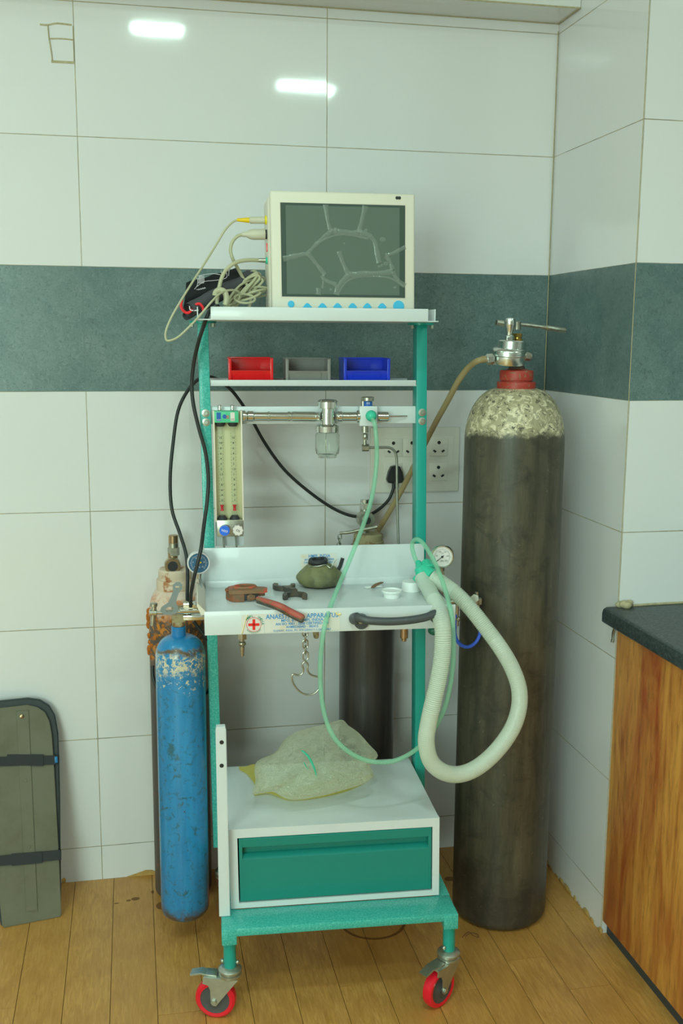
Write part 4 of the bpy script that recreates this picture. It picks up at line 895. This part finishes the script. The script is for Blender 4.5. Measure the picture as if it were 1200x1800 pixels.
c = la(701, 348, mb); b = B(MF); b.lathe([(.0035, 0), (.0035, .0006)], (c.x-.0025, mb-.0005, c.z), (0, 1, 0), 16); b.lathe([(.0035, 0), (.0035, .0006)], (c.x+.0025, mb-.0006, c.z), (0, 1, 0), 16); b.build('indicator', 'ink_k', mon)
b = B(MF)
for k in range(12): z_ = zB+.012+.004*k; b.box(xL-.0042, xL-.0030, mb+.04, mb+.12, z_, z_+.0015)
b.build('vent_slot', 'cream_d', mon)
# ports on the left side
def port(u, v, mat, r, nm='port'):
    c = MF.inverted() @ at(u, v, mb+.06); b = B(MF); b.lathe([(r, 0), (r, .0045), (r*.7, .006)], (xL-.0020, mb+.06, c.z), (-1, 0, 0), 24); return b.build(nm, mat, mon)
port(468, 387, 'lime', .0095); port(468, 412, 'ink_k', .010); port(468, 458, 'green_p', .0075)
c = MF.inverted() @ at(468, 435, mb+.06); b = B(MF); b.box(xL-.0055, xL+.002, mb+.054, mb+.066, c.z-.009, c.z+.009, .001); b.build('port_cover', 'red', mon)
# ------------------------------------------------------------------ monitor leads
pb = mb+.06
t = thing('monitor_lead', 'thin beige lead with yellow strain relief looping far left of the monitor', 'cable', at(440, 387, pb))
b = B(); b.cyl(at(466, 387, pb), at(438, 387, pb), .0078, .0075, 20, .002); b.build('plug', 'beige2', t)
b = B(); b.cyl(at(438.5, 387, pb), at(416, 386.5, pb), .0058, .0032, 16, .001); b.build('strain_relief', 'yellow', t)
b = B(); b.tube([at(*p) for p in ((418, 386.5, pb), (408, 391, pb), (395, 405, pb), (380, 430, pb), (360, 462, .28), (340, 493, .25), (320, 525, .22), (302, 556, .205), (292, 580, .20), (291, 594, .20), (296, 599, .20), (312, 593, .20), (330, 577, .20), (350, 556, .205), (372, 530, .212), (390, 514, .24), (408, 510, .26), (420, 514, .28), (420, 525, .29), (410, 534, .30), (395, 538, .31))], .0023, 10, 6); b.build('cable', 'beige', t)
t = thing('monitor_lead', 'beige lead with large bottle-shaped plug in the second monitor port', 'cable', at(440, 412, pb))
b = B(); b.lathe([(.0105, 0), (.0115, .002), (.0115, .026), (.0095, .034), (.0055, .041), (.0055, .048), (.0045, .05)], at(466, 412, pb), at(440, 412, pb)-at(466, 412, pb), 24); b.build('plug', 'beige2', t)
b = B(); b.tube([at(*p) for p in ((426, 412, pb), (416, 416, pb), (408, 426, pb), (405, 440, pb), (409, 455, pb), (419, 474, pb+.02), (430, 494, pb+.03), (438, 510, pb+.03), (440, 527, pb+.03), (438, 540, pb+.03))], .0036, 12, 6); b.build('cable', 'beige', t)
t = thing('monitor_lead', 'thick beige lead with metal tip in the lowest monitor port', 'cable', at(440, 458, pb))
b = B(); b.cyl(at(468, 458, pb), at(452, 457.5, pb), .0050, .0042, 16, .001); b.build('plug', 'nickel', t)
b = B(); b.tube([at(*p) for p in ((453, 457.5, pb), (440, 457, pb-.01), (422, 459, pb-.02), (408, 465, pb-.03), (396, 476, pb-.03), (389, 490, pb-.03), (385, 505, pb-.03), (382, 520, pb-.03), (381, 534, pb-.03))], .0042, 12, 6); b.build('cable', 'beige', t)
# bundled slack
b = B(); rnd = random.Random(4)
for k in range(13):
    r_ = rnd.random; a0 = at(396+r_()*14, 541-r_()*9, .30+r_()*.05); a1 = at(440+r_()*22, 478+r_()*30, .33+r_()*.07); dv = (a1-a0); wv = V((-dv.z, 0, dv.x)).normalized()*(.004+.008*r_()); m = (a0+a1)/2; yv = V((0, .02*(r_()-.5), 0))
    b.tube([a0, m+wv*.9+yv+V((0, 0, .004)), a1+wv*.3, a1-wv*.6+V((.004, 0, 0)), m-wv*.7-yv, a0-wv*.4], .0030, 10, 6, True)
for k in range(4):
    c = at(430+k*7, 530-k*4, .30+.02*k); b.tube([c+V((cos(a)*(.022+.003*k), sin(a)*.018, .006+sin(a+k)*.010)) for a in [2*pi*j/9 for j in range(9)]], .0026, 10, 5, True)
b.tube([at(*p) for p in ((378, 520, .26), (380, 513, .26), (388, 510, .255), (395, 514, .25), (398, 524, .25), (396, 536, .25))], .0062, 10, 5, sx=1.0)
o = b.build('cable_bundle', 'beige'); tag(o, 'tied bundle of slack beige cable beside the monitor on the top tray', 'cable')
# ------------------------------------------------------------------ blood pressure cuff
t = thing('pressure_cuff', 'rolled black and grey blood pressure cuff with red edging on the top tray', 'blood pressure cuff', at(385, 545, .33))
A0 = at(331, 546, .27); A1 = at(440, 486, .37); ax = (A1-A0); L_ = ax.length; ax.normalize(); s1 = ax.cross(V((0, 1, 0))).normalized(); s1 = s1 if s1.z > 0 else -s1; s2 = ax.cross(s1)
def roll(rad, turns, th, A, col, name, l0=0, l1=1, sq=.72, a0=0.):
    rows = []
    N = 46
    for k in range(N):
        f = k/(N-1); a = a0+f*turns*2*pi; r = rad*(1-.35*f)
        row = []
        for j in range(14):
            g_ = l0+(l1-l0)*j/13; wob = 1+.05*sin(j*1.7+a*2)
            row.append(A+ax*L_*g_+s1*cos(a)*r*sq*wob+s2*sin(a)*r*wob)
        rows.append(row)
    bb = B(); bb.sheet(rows, thick=th); return bb.build(name, col, t)
roll(.021, 1.35, .0022, A0, 'cuff', 'cuff_roll', 0, 1)
roll(.016, 1.1, .0022, A0+s1*.003+s2*-.036+V((.010, .0, -.006)), 'cuff', 'cuff_roll', .02, .9)
B1 = [at(*p) for p in ((324, 546, .29), (327, 500, .33), (334, 494, .34), (380, 478, .35), (414, 471.5, .36))]
rows = []
for f in range(15):
    g_ = f/14; top = at(327+g_*88, 497-g_*25.5, .34+.02*g_); bot = at(322+g_*110, 542-g_*40, .31+.04*g_)
    rows.append([top.lerp(bot, h/8)+V((0, -.016*sin(pi*h/8), .0015*sin(h*2+f))) for h in range(9)])
b = B(); b.sheet(rows, thick=.003); fl = b.build('flap', 'cuff_k', t)
b = B()
def fp_(x, y): return at(280+x/6, 360+y/6, .318)
def art(pts, r=.0005): b.tube([fp_(*p) for p in pts], r, 6, 2)
art([(370, 890), (400, 850), (405, 790), (390, 760), (430, 745), (560, 725), (650, 740)]); art([(400, 860), (470, 810), (560, 800), (640, 790), (700, 775)]); art([(650, 690), (655, 720), (690, 690), (715, 745), (700, 775)]); art([(735, 680), (730, 750)])
for k in range(5): art([(410+k*14, 775), (420+k*13, 800), (412+k*13, 830)], .0006); art([(425+k*11, 750), (415+k*14, 775)], .0005)
for k in range(7): art([(350+k*20, 915-k*5), (358+k*20, 900-k*5), (366+k*20, 914-k*5)], .0006)
b.build('print', 'ink_w', fl)
for A, r_, a0, a1 in ((A0, .021, 2.0, 4.9),):
    pass
b = B(); e1 = [(320, 527), (318, 536), (321, 545), (329, 550), (336, 546), (339, 538)]; b.tube([at(u, v, .262) for u, v in e1], .0022, 8, 5, sx=1.3); b.tube([at(u, v, .262) for u, v in ((338, 545), (342, 537), (350, 534), (356, 540), (357, 546))], .0022, 8, 5, sx=1.3); b.build('red_edging', 'red_trim', t)
b = B(); b.tube([at(u, v, .258) for u, v in ((333, 538), (334, 544), (340, 546), (349, 545))], .0012, 8, 4); b.build('loop', 'ink_w', t)
# ------------------------------------------------------------------ black cables
P1 = [(691, 850, .030, 0), (690, 862, .032, 0), (680, 882, .034, 0), (655, 902, .036, 0), (626, 908, .04, 0), (590, 896, .04, 0), (545, 866, .045, 0), (500, 826, .05, 0), (465, 778, .06, 0), (438, 730, .075, 0), (412, 692, .085, 0), (392, 674, .09, 0), (372, 663, .10, 0), (352, 665, .12, 0), (331, 685, .13, 0), (313, 722, .14, 0), (304, 780, .15, 0), (299, 840, .16, 0), (302, 895, .17, 0), (316, 938, .19, 0), (327, 975, .21, 0), (329.5, 1010, .23, 0), (329, 1050, .25, 0), (330, 1075, .26, 0)]
t = thing('power_cord', 'black power cord with moulded plug sagging behind the cart from the socket', 'power cord', ay(691, 830, -.02))
b = B(); b.tube([ay(p[0], p[1], -p[2]) for p in P1], .0042, 12, 6); b.build('cable', 'cable', t)
pc = ay(692, 835, -.012); px_, pz_ = pc.x, pc.z
b = B(); out = [(-.0115, .024), (.0, .027), (.0115, .024), (.018, .010), (.0225, -.010), (.019, -.018), (.007, -.020), (-.007, -.020), (-.019, -.018), (-.0225, -.010), (-.018, .010)]
b.prism([(px_+x, pz_+z) for x, z in out], -.034, -.012, .004, seg=3); b.cyl((px_, -.026, pz_-.018), (px_, -.029, pz_-.034), .0062, .0048); b.build('plug', 'cable', t)
P2 = [(384, 538, .26), (370, 545, .245), (364, 556, .238), (357, 575, .26), (349, 600, .30), (341, 635, .325), (337, 675, .335), (340, 712, .335), (350, 755, .335), (361, 795, .335), (366, 840, .335), (364, 880, .33), (358, 925, .30), (353, 965, .262), (346, 995, .255), (340, 1020, .26), (335.5, 1045, .28), (335, 1066, .30)]
b = B(); b.tube([at(*p) for p in P2], .0043, 12, 6); o = b.build('sensor_cable', 'cable'); tag(o, 'black cable dropping from the top tray in front of the left upright', 'cable')
P3 = [(340, 1092, .36), (352, 1108, .36), (367, 1128, .36), (376, 1150, .37), (380, 1172, .37), (377, 1192, .38), (369, 1208, .39), (357, 1222, .40), (320, 1232, .41), (285, 1222, .43), (270, 1195, .44), (268, 1170, .45)]
b = B(); b.tube([at(*p) for p in P3], .0042, 12, 6); o = b.build('looped_cable', 'cable'); tag(o, 'black cable looping around behind the hanging blue cylinder', 'cable')
# ------------------------------------------------------------------ tools and odds on the working tray
ZF = (CF @ V((0, 0, ZT))).z
def fz(u, v, h=0.): return az(u, v, ZF+h)
# red pipe wrench (chain-type key): iron jaw block + red handle reaching over the edge
t = thing('pipe_wrench', 'rusty pipe wrench with worn red handle lying over the tray edge', 'wrench', fz(430, 1060))
c0 = fz(404, 1058); c1 = fz(462, 1055)
ex = (c1-c0); ex.z = 0; ex.normalize(); FW = frame_at((c0.x, c0.y, ZF), ex, (0, 0, 1)); Lw = (c1-c0).length
b = B(FW)
ring = lambda rx, ry, cx, cy, n=20: [(cx+rx*cos(2*pi*k/n), cy+ry*sin(2*pi*k/n)) for k in range(n)]
FWt = FW @ Mx(((1, 0, 0, 0), (0, 0, 1, 0), (0, 1, 0, 0), (0, 0, 0, 1)))     # prism outline in x,y of the tray
outer = [(-.002, -.002), (.004, -.008), (.030, -.010), (.072, -.010), (.083, -.004), (.085, .008), (.078, .018), (.066, .022), (.060, .040), (.044, .047), (.014, .044), (.000, .034)]
outer = [(x*.98, y) for x, y in outer]
b.prism(outer, .018, .026, F=FWt, holes=(ring(.020, .012, .036, .024, 20),)); b.build('jaw', 'wrench_jaw', t)
b = B(FW); b.prism([(-.001, .004), (.006, -.006), (.022, -.010), (.030, -.010), (.030, .044), (.006, .040), (-.006, .024)], .0005, .018, .001, F=FWt)
b.box(.026, .062, -.006, .012, .003, .016, .002); b.lathe([(.008, 0), (.0075, -.004), (.003, -.005)], (.044, -.006, .0095), (0, 1, 0), 14); b.prism([(.064, .004), (.078, .006), (.078, .016), (.064, .020)], .008, .018, .001, F=FWt); b.build('jaw_block', 'rusty_iron', t)
b = B(FW); b.tube([(-.004, .026, .020), (.010, .042, .021), (.030, .050, .021), (.060, .046, .021)], .0045, 8, 4); b.build('hinge_bar', 'rusty_iron', t)
b = B(FW); b.tube([(.036+.023*cos(a), .024+.015*sin(a), .0265) for a in [2*pi*k/14 for k in range(14)]], .0034, 8, 4, True); b.build('jaw_rim', 'wrench_jaw', t)
b = B(FW); b.box(.030, .060, -.0085, -.0070, .0030, .0165, .0005); b.build('slot', 'rubber', t)
b = B(FW); b.box(.036, .054, -.0115, -.0075, .0045, .0150, .0015); b.lathe([(.0035, 0), (.0035, -.0015)], (.045, -.0115, .0098), (0, 1, 0), 12); b.build('nut', 'rusty_iron', t)
H0_ = fz(453, 1052, .020); H1_ = fz(487, 1063, .020); H2_ = at(510, 1075, .094); H3_ = at(534, 1087, .078)
b = B(); b.tube([H0_, H1_, H2_, H3_], .0068, 12, 6, rf=lambda f, i: .0046+.0024*min(1, f*2)-(.003 if f > .97 else 0), sx=1.15); b.build('handle', 'wrench_red', t)
b = B(); b.tube([H0_+V((0, -.001, -.0055)), H1_+V((0, -.001, -.0065)), H2_+V((-.001, -.001, -.0065)), H3_+V((-.002, -.001, -.006))], .0060, 12, 6, rf=lambda f, i: .0052-(.002 if f > .97 else 0)); b.build('handle_edge', 'iron', t)
# double-ended dark spanner
t_o = fz(515, 1053); F = frame_at((t_o.x, t_o.y, ZF+.0003), (CF0.to_3x3() @ V((1, 0, 0))), (0, 0, 1)) @ Mx.Rotation(radians(0), 4, 'Z')
F2 = F @ Mx(((1, 0, 0, 0), (0, 0, 1, 0), (0, 1, 0, 0), (0, 0, 0, 1)))
def jaw(cx, cy, R, op, ang, w=.009):
    pts = []
    for k in range(17): a = ang+op/2+(2*pi-op)*k/16; pts.append((cx+R*cos(a), cy+R*sin(a)))
    for k in range(17): a = ang+op/2+(2*pi-op)*(16-k)/16; pts.append((cx+(R-w)*cos(a), cy+(R-w)*sin(a)))
    return pts
b = B(); b.prism(jaw(.004, .000, .0275, radians(125), radians(-92), .0100), 0, .011, .0008, F=F2)
b.prism(jaw(-.012, .096, .026, radians(125), radians(80), .010), 0, .011, .0008, F=F2)
b.prism([(-.004, .022), (.012, .022), (.000, .078), (-.018, .078)], 0, .012, .0008, F=F2)
b.prism([(-.006, .030), (.013, .030), (.010, .048), (-.010, .048)], 0, .015, .002, F=F2)
o = b.build('open_spanner', 'iron'); tag(o, 'dark iron double-ended open spanner lying flat on the tray', 'spanner')
# olive breathing bag with black mouth
bp = fz(569, 1037); R_ = .051
t = thing('breathing_bag', 'squat olive rubber breathing bag with black mouth on the white tray', 'breathing bag', (bp.x, bp.y+.035, ZF))
cx, cy = bp.x, bp.y+.040
b = B(); rows = []
prof = [(.001, .0), (.034, .0), (.047, .005), (.0525, .014), (.052, .022), (.0450, .033), (.034, .044), (.026, .0505), (.019, .054)]
for k in range(49):
    a = 2*pi*k/48; row = []
    for j, (r, h) in enumerate(prof):
        wob = 1+.05*sin(3*a+.6)+.035*sin(7*a+j*.5)+.02*sin(11*a-j); sxx = 1.0 if cos(a) > 0 else 1.04
        row.append(V((cx+r*wob*cos(a)*sxx-.004*h/.06, cy+r*.80*wob*sin(a), ZF+.0005+h)))
    rows.append(row)
b.sheet(rows); bmesh.ops.remove_doubles(b.bm, verts=b.bm.verts, dist=1e-5); b.build('bag', 'olive', t, 60)
b = B(); b.lathe([(.018, 0), (.021, .004), (.0225, .010), (.021, .013), (.014, .0135), (.013, .009), (.001, .009)], (cx-.006, cy, ZF+.051), (-.06, -.12, 1), 32); b.build('mouth', 'rubber', t)
b = B(); b.tube([V((cx-.006+.0235*cos(a), cy+.0225*sin(a)-.001, ZF+.0515+.0015*sin(5*a)-.003*(cos(a*3+1)))) for a in [2*pi*k/24 for k in range(24)]], .0016, 8, 3, True); b.tube([(cx+.012, cy-.016, ZF+.051), (cx+.020, cy-.020, ZF+.046), (cx+.026, cy-.014, ZF+.056), (cx+.033, cy-.012, ZF+.064)], .0013, 8, 4); b.build('wire_clip', 'nickel', t)
b = B(); b.tube([(cx+.038, cy+.004, ZF+.030), (cx+.046, cy+.006, ZF+.042), (cx+.051, cy+.008, ZF+.056), (cx+.053, cy+.008, ZF+.062)], .0042, 10, 4); b.build('side_nipple', 'rubber', t)
# caps and blister strip
def cap(u, v, r, h, label, flip=False):
    p = fz(u, v); t_ = B(); pr = [(r*.78, 0), (r*.82, h*.75), (r, h*.78), (r, h), (r*.93, h), (r*.90, h*.85), (.001, h*.82)] if not flip else [(r*1.05, 0), (r*1.05, h*.12), (r, h*.15), (r*.96, h), (.001, h*1.02)]
    t_.lathe(pr, (p.x, p.y, ZF+.0002), n=40); o = t_.build('plastic_cap', 'whitecap'); tag(o, label, 'plastic cap', 'white plastic caps on the working tray')
cap(688, 1050, .0225, .017, 'white plastic cap with flared rim, nearer to the tray front')
cap(722, 1038, .0215, .022, 'white plastic cap half hidden behind the breathing hose', True)
b = B(); c = fz(656, 1032); Fb = frame_at((c.x, c.y, ZF+.0004), (CF0.to_3x3() @ V((1, .32, 0))), (0, 0, 1)); b.box(-.022, .020, -.006, .006, 0, .0012, F=Fb)
b.tube([Fb @ V((x, -.004+.002*sin(x*300), .0016)) for x in (-.02, -.01, 0, .01, .02)], .0006, 6, 3); o = b.build('foil_strip', 'whitecap'); tag(o, 'small torn strip of clear blister foil lying near the tray back', 'foil strip')
b = B(); Fb2 = Fb @ Mx.Translation((.004, -.004, .0025)) @ Mx.Rotation(radians(22), 4, 'Z') @ Mx.Rotation(radians(-8), 4, 'Y'); b.prism([(-.014, .0), (.0, .002), (.022, .001), (.024, .0025), (.004, .0045), (-.006, .0035)], -.0045, .0045, .0003, F=Fb2); o = b.build('metal_clip', 'rusty_iron'); tag(o, 'tiny rusty metal clip lying beside the white caps', 'clip')
# ------------------------------------------------------------------ plastic bag with breathing mask on the cabinet
ZC = .3990
base = [(446, 1392, .10), (455, 1402, .10), (500, 1411, .09), (560, 1404, .095), (620, 1388, .11), (655, 1366, .14)]
out = [(444, 1395), (449, 1372), (447, 1356), (452, 1338), (480, 1325), (492, 1312), (500, 1300), (521, 1286), (545, 1279), (575, 1272), (600, 1265), (612, 1275), (630, 1288), (648, 1308), (664, 1328), (650, 1345), (656, 1356), (654, 1368), (632, 1380), (600, 1390), (560, 1400), (520, 1406), (500, 1403), (480, 1392), (462, 1394)]
ctr = (560, 1345)
def bdep(v, bulge): # depth on the cabinet: low things in front, high ones further back
    f = (1408-v)/(1408-1265); return .13+.17*f-bulge
t = thing('mask_bag', 'crumpled yellowish plastic bag holding a clear mask on drawer cabinet', 'plastic bag', CF0 @ V((.2, .18, ZC)), TH)
def shell(sign, amp):
    rows = []; K = len(out)
    OUT = spline([V((u, v, 0)) for u, v in out], 4, True); K = len(OUT)
    for r_i in range(13):
        s_ = r_i/12; row = []
        for k in range(K+1):
            o_ = OUT[k % K]; u = ctr[0]+(o_.x-ctr[0])*s_; v = ctr[1]+(o_.y-ctr[1])*s_
            h = sqrt(max(0, 1-s_*s_)); bl = amp*h*sign
            p = at(u, v, bdep(v, bl)); nz = noise.noise(p*28)*.012+noise.noise(p*70+V((5, 0, 0)))*.005
            p = p+V((0, -1, .25)).normalized()*nz*(.25+h)*sign
            if p.z < ZC+.0012:
                d = (p-CAM); p = CAM+d*((ZC+.0012-CAM.z)/d.z)
                bmin = (CF0.inverted() @ p).y
            row.append(p)
        rows.append(row)
    bb = B(); bb.sheet(rows); return bb
b = shell(1, .055); b2 = shell(-1, .06); me_ = bpy.data.meshes.new('_q'); b2.bm.to_mesh(me_); b.bm.from_mesh(me_); b2.bm.free(); b.build('film', 'bag', t, 50)
b = B()
def onc(u, v, h=.002):
    p = az(u, v, ZC+h); return p
seam = [onc(446, 1396), onc(470, 1392, .004), onc(488, 1398, .004), onc(510, 1404), onc(550, 1401), onc(600, 1390), onc(635, 1376), onc(655, 1362)]
rows = [[p+V((0, -.008, 0)) for p in spline(seam, 4)], [p+V((0, .002, .0035)) for p in spline(seam, 4)], [p+V((0, .010, .002)) for p in spline(seam, 4)]]
b.sheet(rows, thick=.0008)
knot = [[onc(420, 1347, .004+.0), onc(432, 1347, .012), onc(447, 1343, .020), onc(455, 1352, .02)], [onc(420, 1351, .003), onc(432, 1354, .008), onc(448, 1360, .012), onc(458, 1372, .012)], [onc(421, 1354, .002), onc(433, 1360, .003), onc(446, 1376, .006), onc(452, 1392, .004)]]
rows = [spline(r, 4) for r in knot]; b.sheet(rows, thick=.0012); b.build('gathered_end', 'bag_edge', t, 50)
b = B(); b.tube([at(u, v, .13) for u, v in ((530, 1319), (541, 1329), (549, 1343), (554, 1356), (556, 1367))], .0024, 8, 5, rf=lambda f, i: .001+.0016*sin(pi*min(1, f+.1))); b.tube([at(u, v, .135) for u, v in ((534, 1340), (538, 1348), (541, 1352))], .001, 8, 3); b.build('mask_edge', 'green_p', t)
# ------------------------------------------------------------------ breathing circuit: green tube and milky hose
GT = [(652, 733, .318), (658, 745, .306), (661, 770, .300), (662, 800, .300), (659, 840, .295), (652, 880, .285), (641, 915, .27), (628, 950, .245), (612, 990, .215), (597, 1025, .18), (583, 1060, .13), (573, 1090, .085), (567, 1120, .075), (563, 1160, .08), (563, 1200, .08), (567, 1240, .075), (576, 1275, .065), (592, 1303, .055), (618, 1325, .05), (650, 1338, .05), (685, 1339, .055), (715, 1328, .06), (742, 1308, .065), (764, 1280, .07), (781, 1245, .07), (791, 1205, .07), (796, 1165, .07), (797, 1120, .07), (794, 1085, .075), (786, 1050, .11), (775, 1015, .17), (762, 985, .21), (748, 961, .235), (736, 949, .25), (727, 950, .262), (724, 961, .268), (728, 978, .268), (733, 990, .265)]
t = thing('oxygen_tube', 'long thin clear green tube looping from the flow meter outlet', 'tube', at(640, 900, .2))
b = B(); b.tube([at(*p) for p in GT], .0050, 14, 6); b.build('tubing', 'green_tube', t)
b = B(); c = at(652, 731, .322); b.sphere(c, .0128, n=24); b.build('connector', 'green_p', t)
HS = [(741, 1014, .235), (750, 1030, .21), (763, 1055, .15), (773, 1080, .085), (778, 1110, .055), (777, 1150, .05), (771, 1190, .045), (762, 1230, .04), (753, 1270, .04), (749, 1305, .04), (757, 1338, .045), (779, 1357, .05), (808, 1361, .06), (840, 1348, .07), (872, 1320, .08), (898, 1284, .09), (911, 1248, .10), (912, 1212, .11), (900, 1175, .12), (880, 1140, .13), (853, 1103, .15), (826, 1069, .17), (800, 1042, .19), (776, 1024, .21), (759, 1014, .225)]
t = thing('breathing_hose', 'milky corrugated breathing hose hanging in a loop from green Y-piece', 'hose', at(800, 1200, .1))
cor = lambda a, b_: (lambda f: 1 if a < f < b_ else 0)
def even(P, step):
    out_ = [P[0].copy()]; acc = 0
    for a, c in zip(P, P[1:]):
        L_ = (c-a).length; p = step-acc
        while p <= L_: out_.append(a.lerp(c, p/L_)); p += step
        acc = (acc+L_) % step if p > L_ else 0
        acc = L_-(p-step)
    return out_
HP_ = even(spline([at(*p) for p in HS], 24), .00105)
def hr(f, i):
    r = .0166+.0012*sin(f*pi); amp = .0007 if (.08 < f < .33 or .83 < f < .95) else .00022
    return r+amp*cos(i*2*pi/4)
b = B(); b.tube(HP_, .017, 24, 1, rf=hr); b.build('hose', 'hose', t)
b = B(); b.cyl(at(737, 998, .25), at(744, 1018, .235), .0125, .0145, 24, .002); b.cyl(at(734, 986, .262), at(738, 1000, .25), .0065, .0105, 20, .002); b.cyl(at(742, 998, .25), at(760, 1012, .225), .0135, .0155, 24, .002); b.cyl(at(748, 988, .262), at(754, 1002, .24), .0130, .0150, 24, .003); b.sphere(at(730, 1017, .245), .006); b.build('y_piece', 'green_p', t)
b = B(); b.cyl(at(783, 1148, .13), at(783, 1176, .13), .0095, .0085, 20, .001); b.cyl(at(784, 1130, .13), at(783, 1149, .13), .0075, .009, 20); b.build('green_adapter', 'green_p', t)
b = B(); b.cyl(at(785, 1100, .13), at(784, 1132, .13), .0065, .0075, 20); b.build('clear_neck', 'clear_hose', t)
# ------------------------------------------------------------------ splint board leaning at the left
S0 = az(5, 1632, 0); S1 = az(108, 1612, 0); e1 = (S1-S0).normalized(); e2 = V((.0, .135, .50)).normalized(); e2 = (e2-e1*e2.dot(e1)).normalized(); nn = e1.cross(e2)
FS = frame_at(S0, e1, e2)
def sp(u, v, off=0):
    q = FS.inverted() @ ap(u, v, S0-nn*0, nn); return (q.x, q.z)
t = thing('splint_board', 'grey padded splint board with two black straps leaning on wall at left', 'splint board', (S0+S1)/2)
R0 = sp(5, 1632); R1 = sp(108, 1612); fr = [sp(u, v) for u, v in ((108, 1607), (104, 1510), (100, 1440), (97, 1380), (94, 1330), (91, 1290), (87, 1268), (79, 1252), (66, 1243), (48, 1239))]
cxs = sp(45, 1239)[0]-.01
hw = R1[0]/2
front = [(0.004, .001), (.0, .006)]
right = [(x, z) for x, z in fr]; topx = right[-1][0]
left = [(-.012, .20), (-.016, .34), (-.017, .44), (-.010, .475), (.004, .495), (.02, .503)]
left = [(x+.004, z*(right[-1][1]/.503)) for x, z in left]
poly = [(.003, .001), (R1[0]-.004, .001)] + right + left[::-1] + [(-.001, .006)]
b = B(FS); b.prism(poly, -.0, .009, .0012); fp2 = b.build('board', 'board', t)
R_o = [sp(u, v) for u, v in ((108.5, 1560), (107.5, 1480), (107, 1400), (105.5, 1340), (104, 1290), (98, 1257), (88, 1240), (72, 1230), (50, 1227))]
poly2 = [(.000, .004), (R1[0]+.0005, .004)] + R_o + [(x-.010, z+.018) for x, z in left[::-1]] + [(-.004, .006)]
b = B(FS); b.prism(poly2, .0095, .028, .004, seg=3); b.build('padding', 'board_d', t)
b = B(FS); ctrl = [sp(u, v) for u, v in ((28, 1249), (50, 1249), (66, 1600), (46, 1602))]; b.prism([ctrl[3], ctrl[2], ctrl[1], ctrl[0]], -.003, .0, .0006); sl = b.build('centre_strip', 'board', t)
b = B(FS); x, z = sp(38, 1259); b.lathe([(.0055, 0), (.005, -.003), (.002, -.0045)], (x, -.003, z), (0, 1, 0), 16); b.build('rivet', 'copper', sl)
for u, v in ((45, 1372), (51, 1488)): b = B(FS); x, z = sp(u, v); b.lathe([(.004, 0), (.0035, -.0012), (.001, -.0014)], (x, -.003, z), (0, 1, 0), 16); b.build('screw', 'board', sl)
for (uv, lap) in ((((0, 1328), (95, 1328), (95, 1344), (0, 1344)), ((12, 1326), (76, 1326), (76, 1346), (12, 1344))), (((0, 1502), (104, 1494), (104, 1511), (0, 1520)), ((20, 1500), (74, 1496), (74, 1516), (20, 1521)))):
    b = B(FS); q = [sp(*p) for p in uv]; q = [(x - (.03 if i in (0, 3) else -.0045), z) for i, (x, z) in enumerate(q)]; b.prism(q[::-1], -.0052, -.0032, .0004)
    b.prism([(q[1][0]-.002, q[1][1]), (q[1][0], q[1][1]), (q[2][0], q[2][1]), (q[2][0]-.002, q[2][1])], -.0052, .03)
    q = [sp(*p) for p in lap]; b.prism(q[::-1], -.0072, -.0052, .0004); s_ = b.build('strap', 'strap', t)
b = B(FS); x, z = sp(98, 1335); b.box(x-.003, x+.004, -.006, .002, z-.008, z+.008, .001); b.build('blue_tag', 'bluep', t)
# old stains on the floor
M['stain'] = simple('brown_stain', px(120, 76, 34), .6, alpha=.3, var=.3, vs=60)
b = B()
def flat(u, v, r, sx=1., sy=1., z=.0004):
    c = az(u, v, 0); b.lathe([(r, 0), (r*.9, .0003)], (0, 0, 0), (0, 0, 1), 16, F=Mx.Translation((c.x, c.y, z)) @ Mx.Diagonal((sx, sy, 1, 1)))
for u, v, r, a, c in ((238, 1580, .008, 1.4, 1), (226, 1583, .005, 1.2, 1), (205, 1588, .003, 2, 1), (268, 1568, .004, 1, 2), (284, 1592, .012, 1.2, 1.5), (790, 1545, .012, 1.2, 1)): flat(u, v, r, a, c)
arc = []
c = az(655, 1620, 0)
for k in range(25):
    a = pi*1.02+pi*.96*k/24; arc.append(V((c.x+.078*cos(a), c.y+.075*sin(a), .0003)))
b.tube(arc, .004, 6, 2, sx=1.); 
for v_ in b.bm.verts: v_.co.z = .0002+max(0, v_.co.z)*.08
struct(b, 'trim_5', 'stain')
b = B(); b.tube([az(u, v, .0012) for u, v in ((812, 1648), (818, 1641), (824, 1638), (829, 1643), (840, 1648), (838, 1642), (826, 1640), (818, 1646))], .0008, 6, 3)
o = b.build('twig', 'rusty_iron'); tag(o, 'tiny brown curled wire scrap on the floor in front of tall cylinder', 'wire scrap')
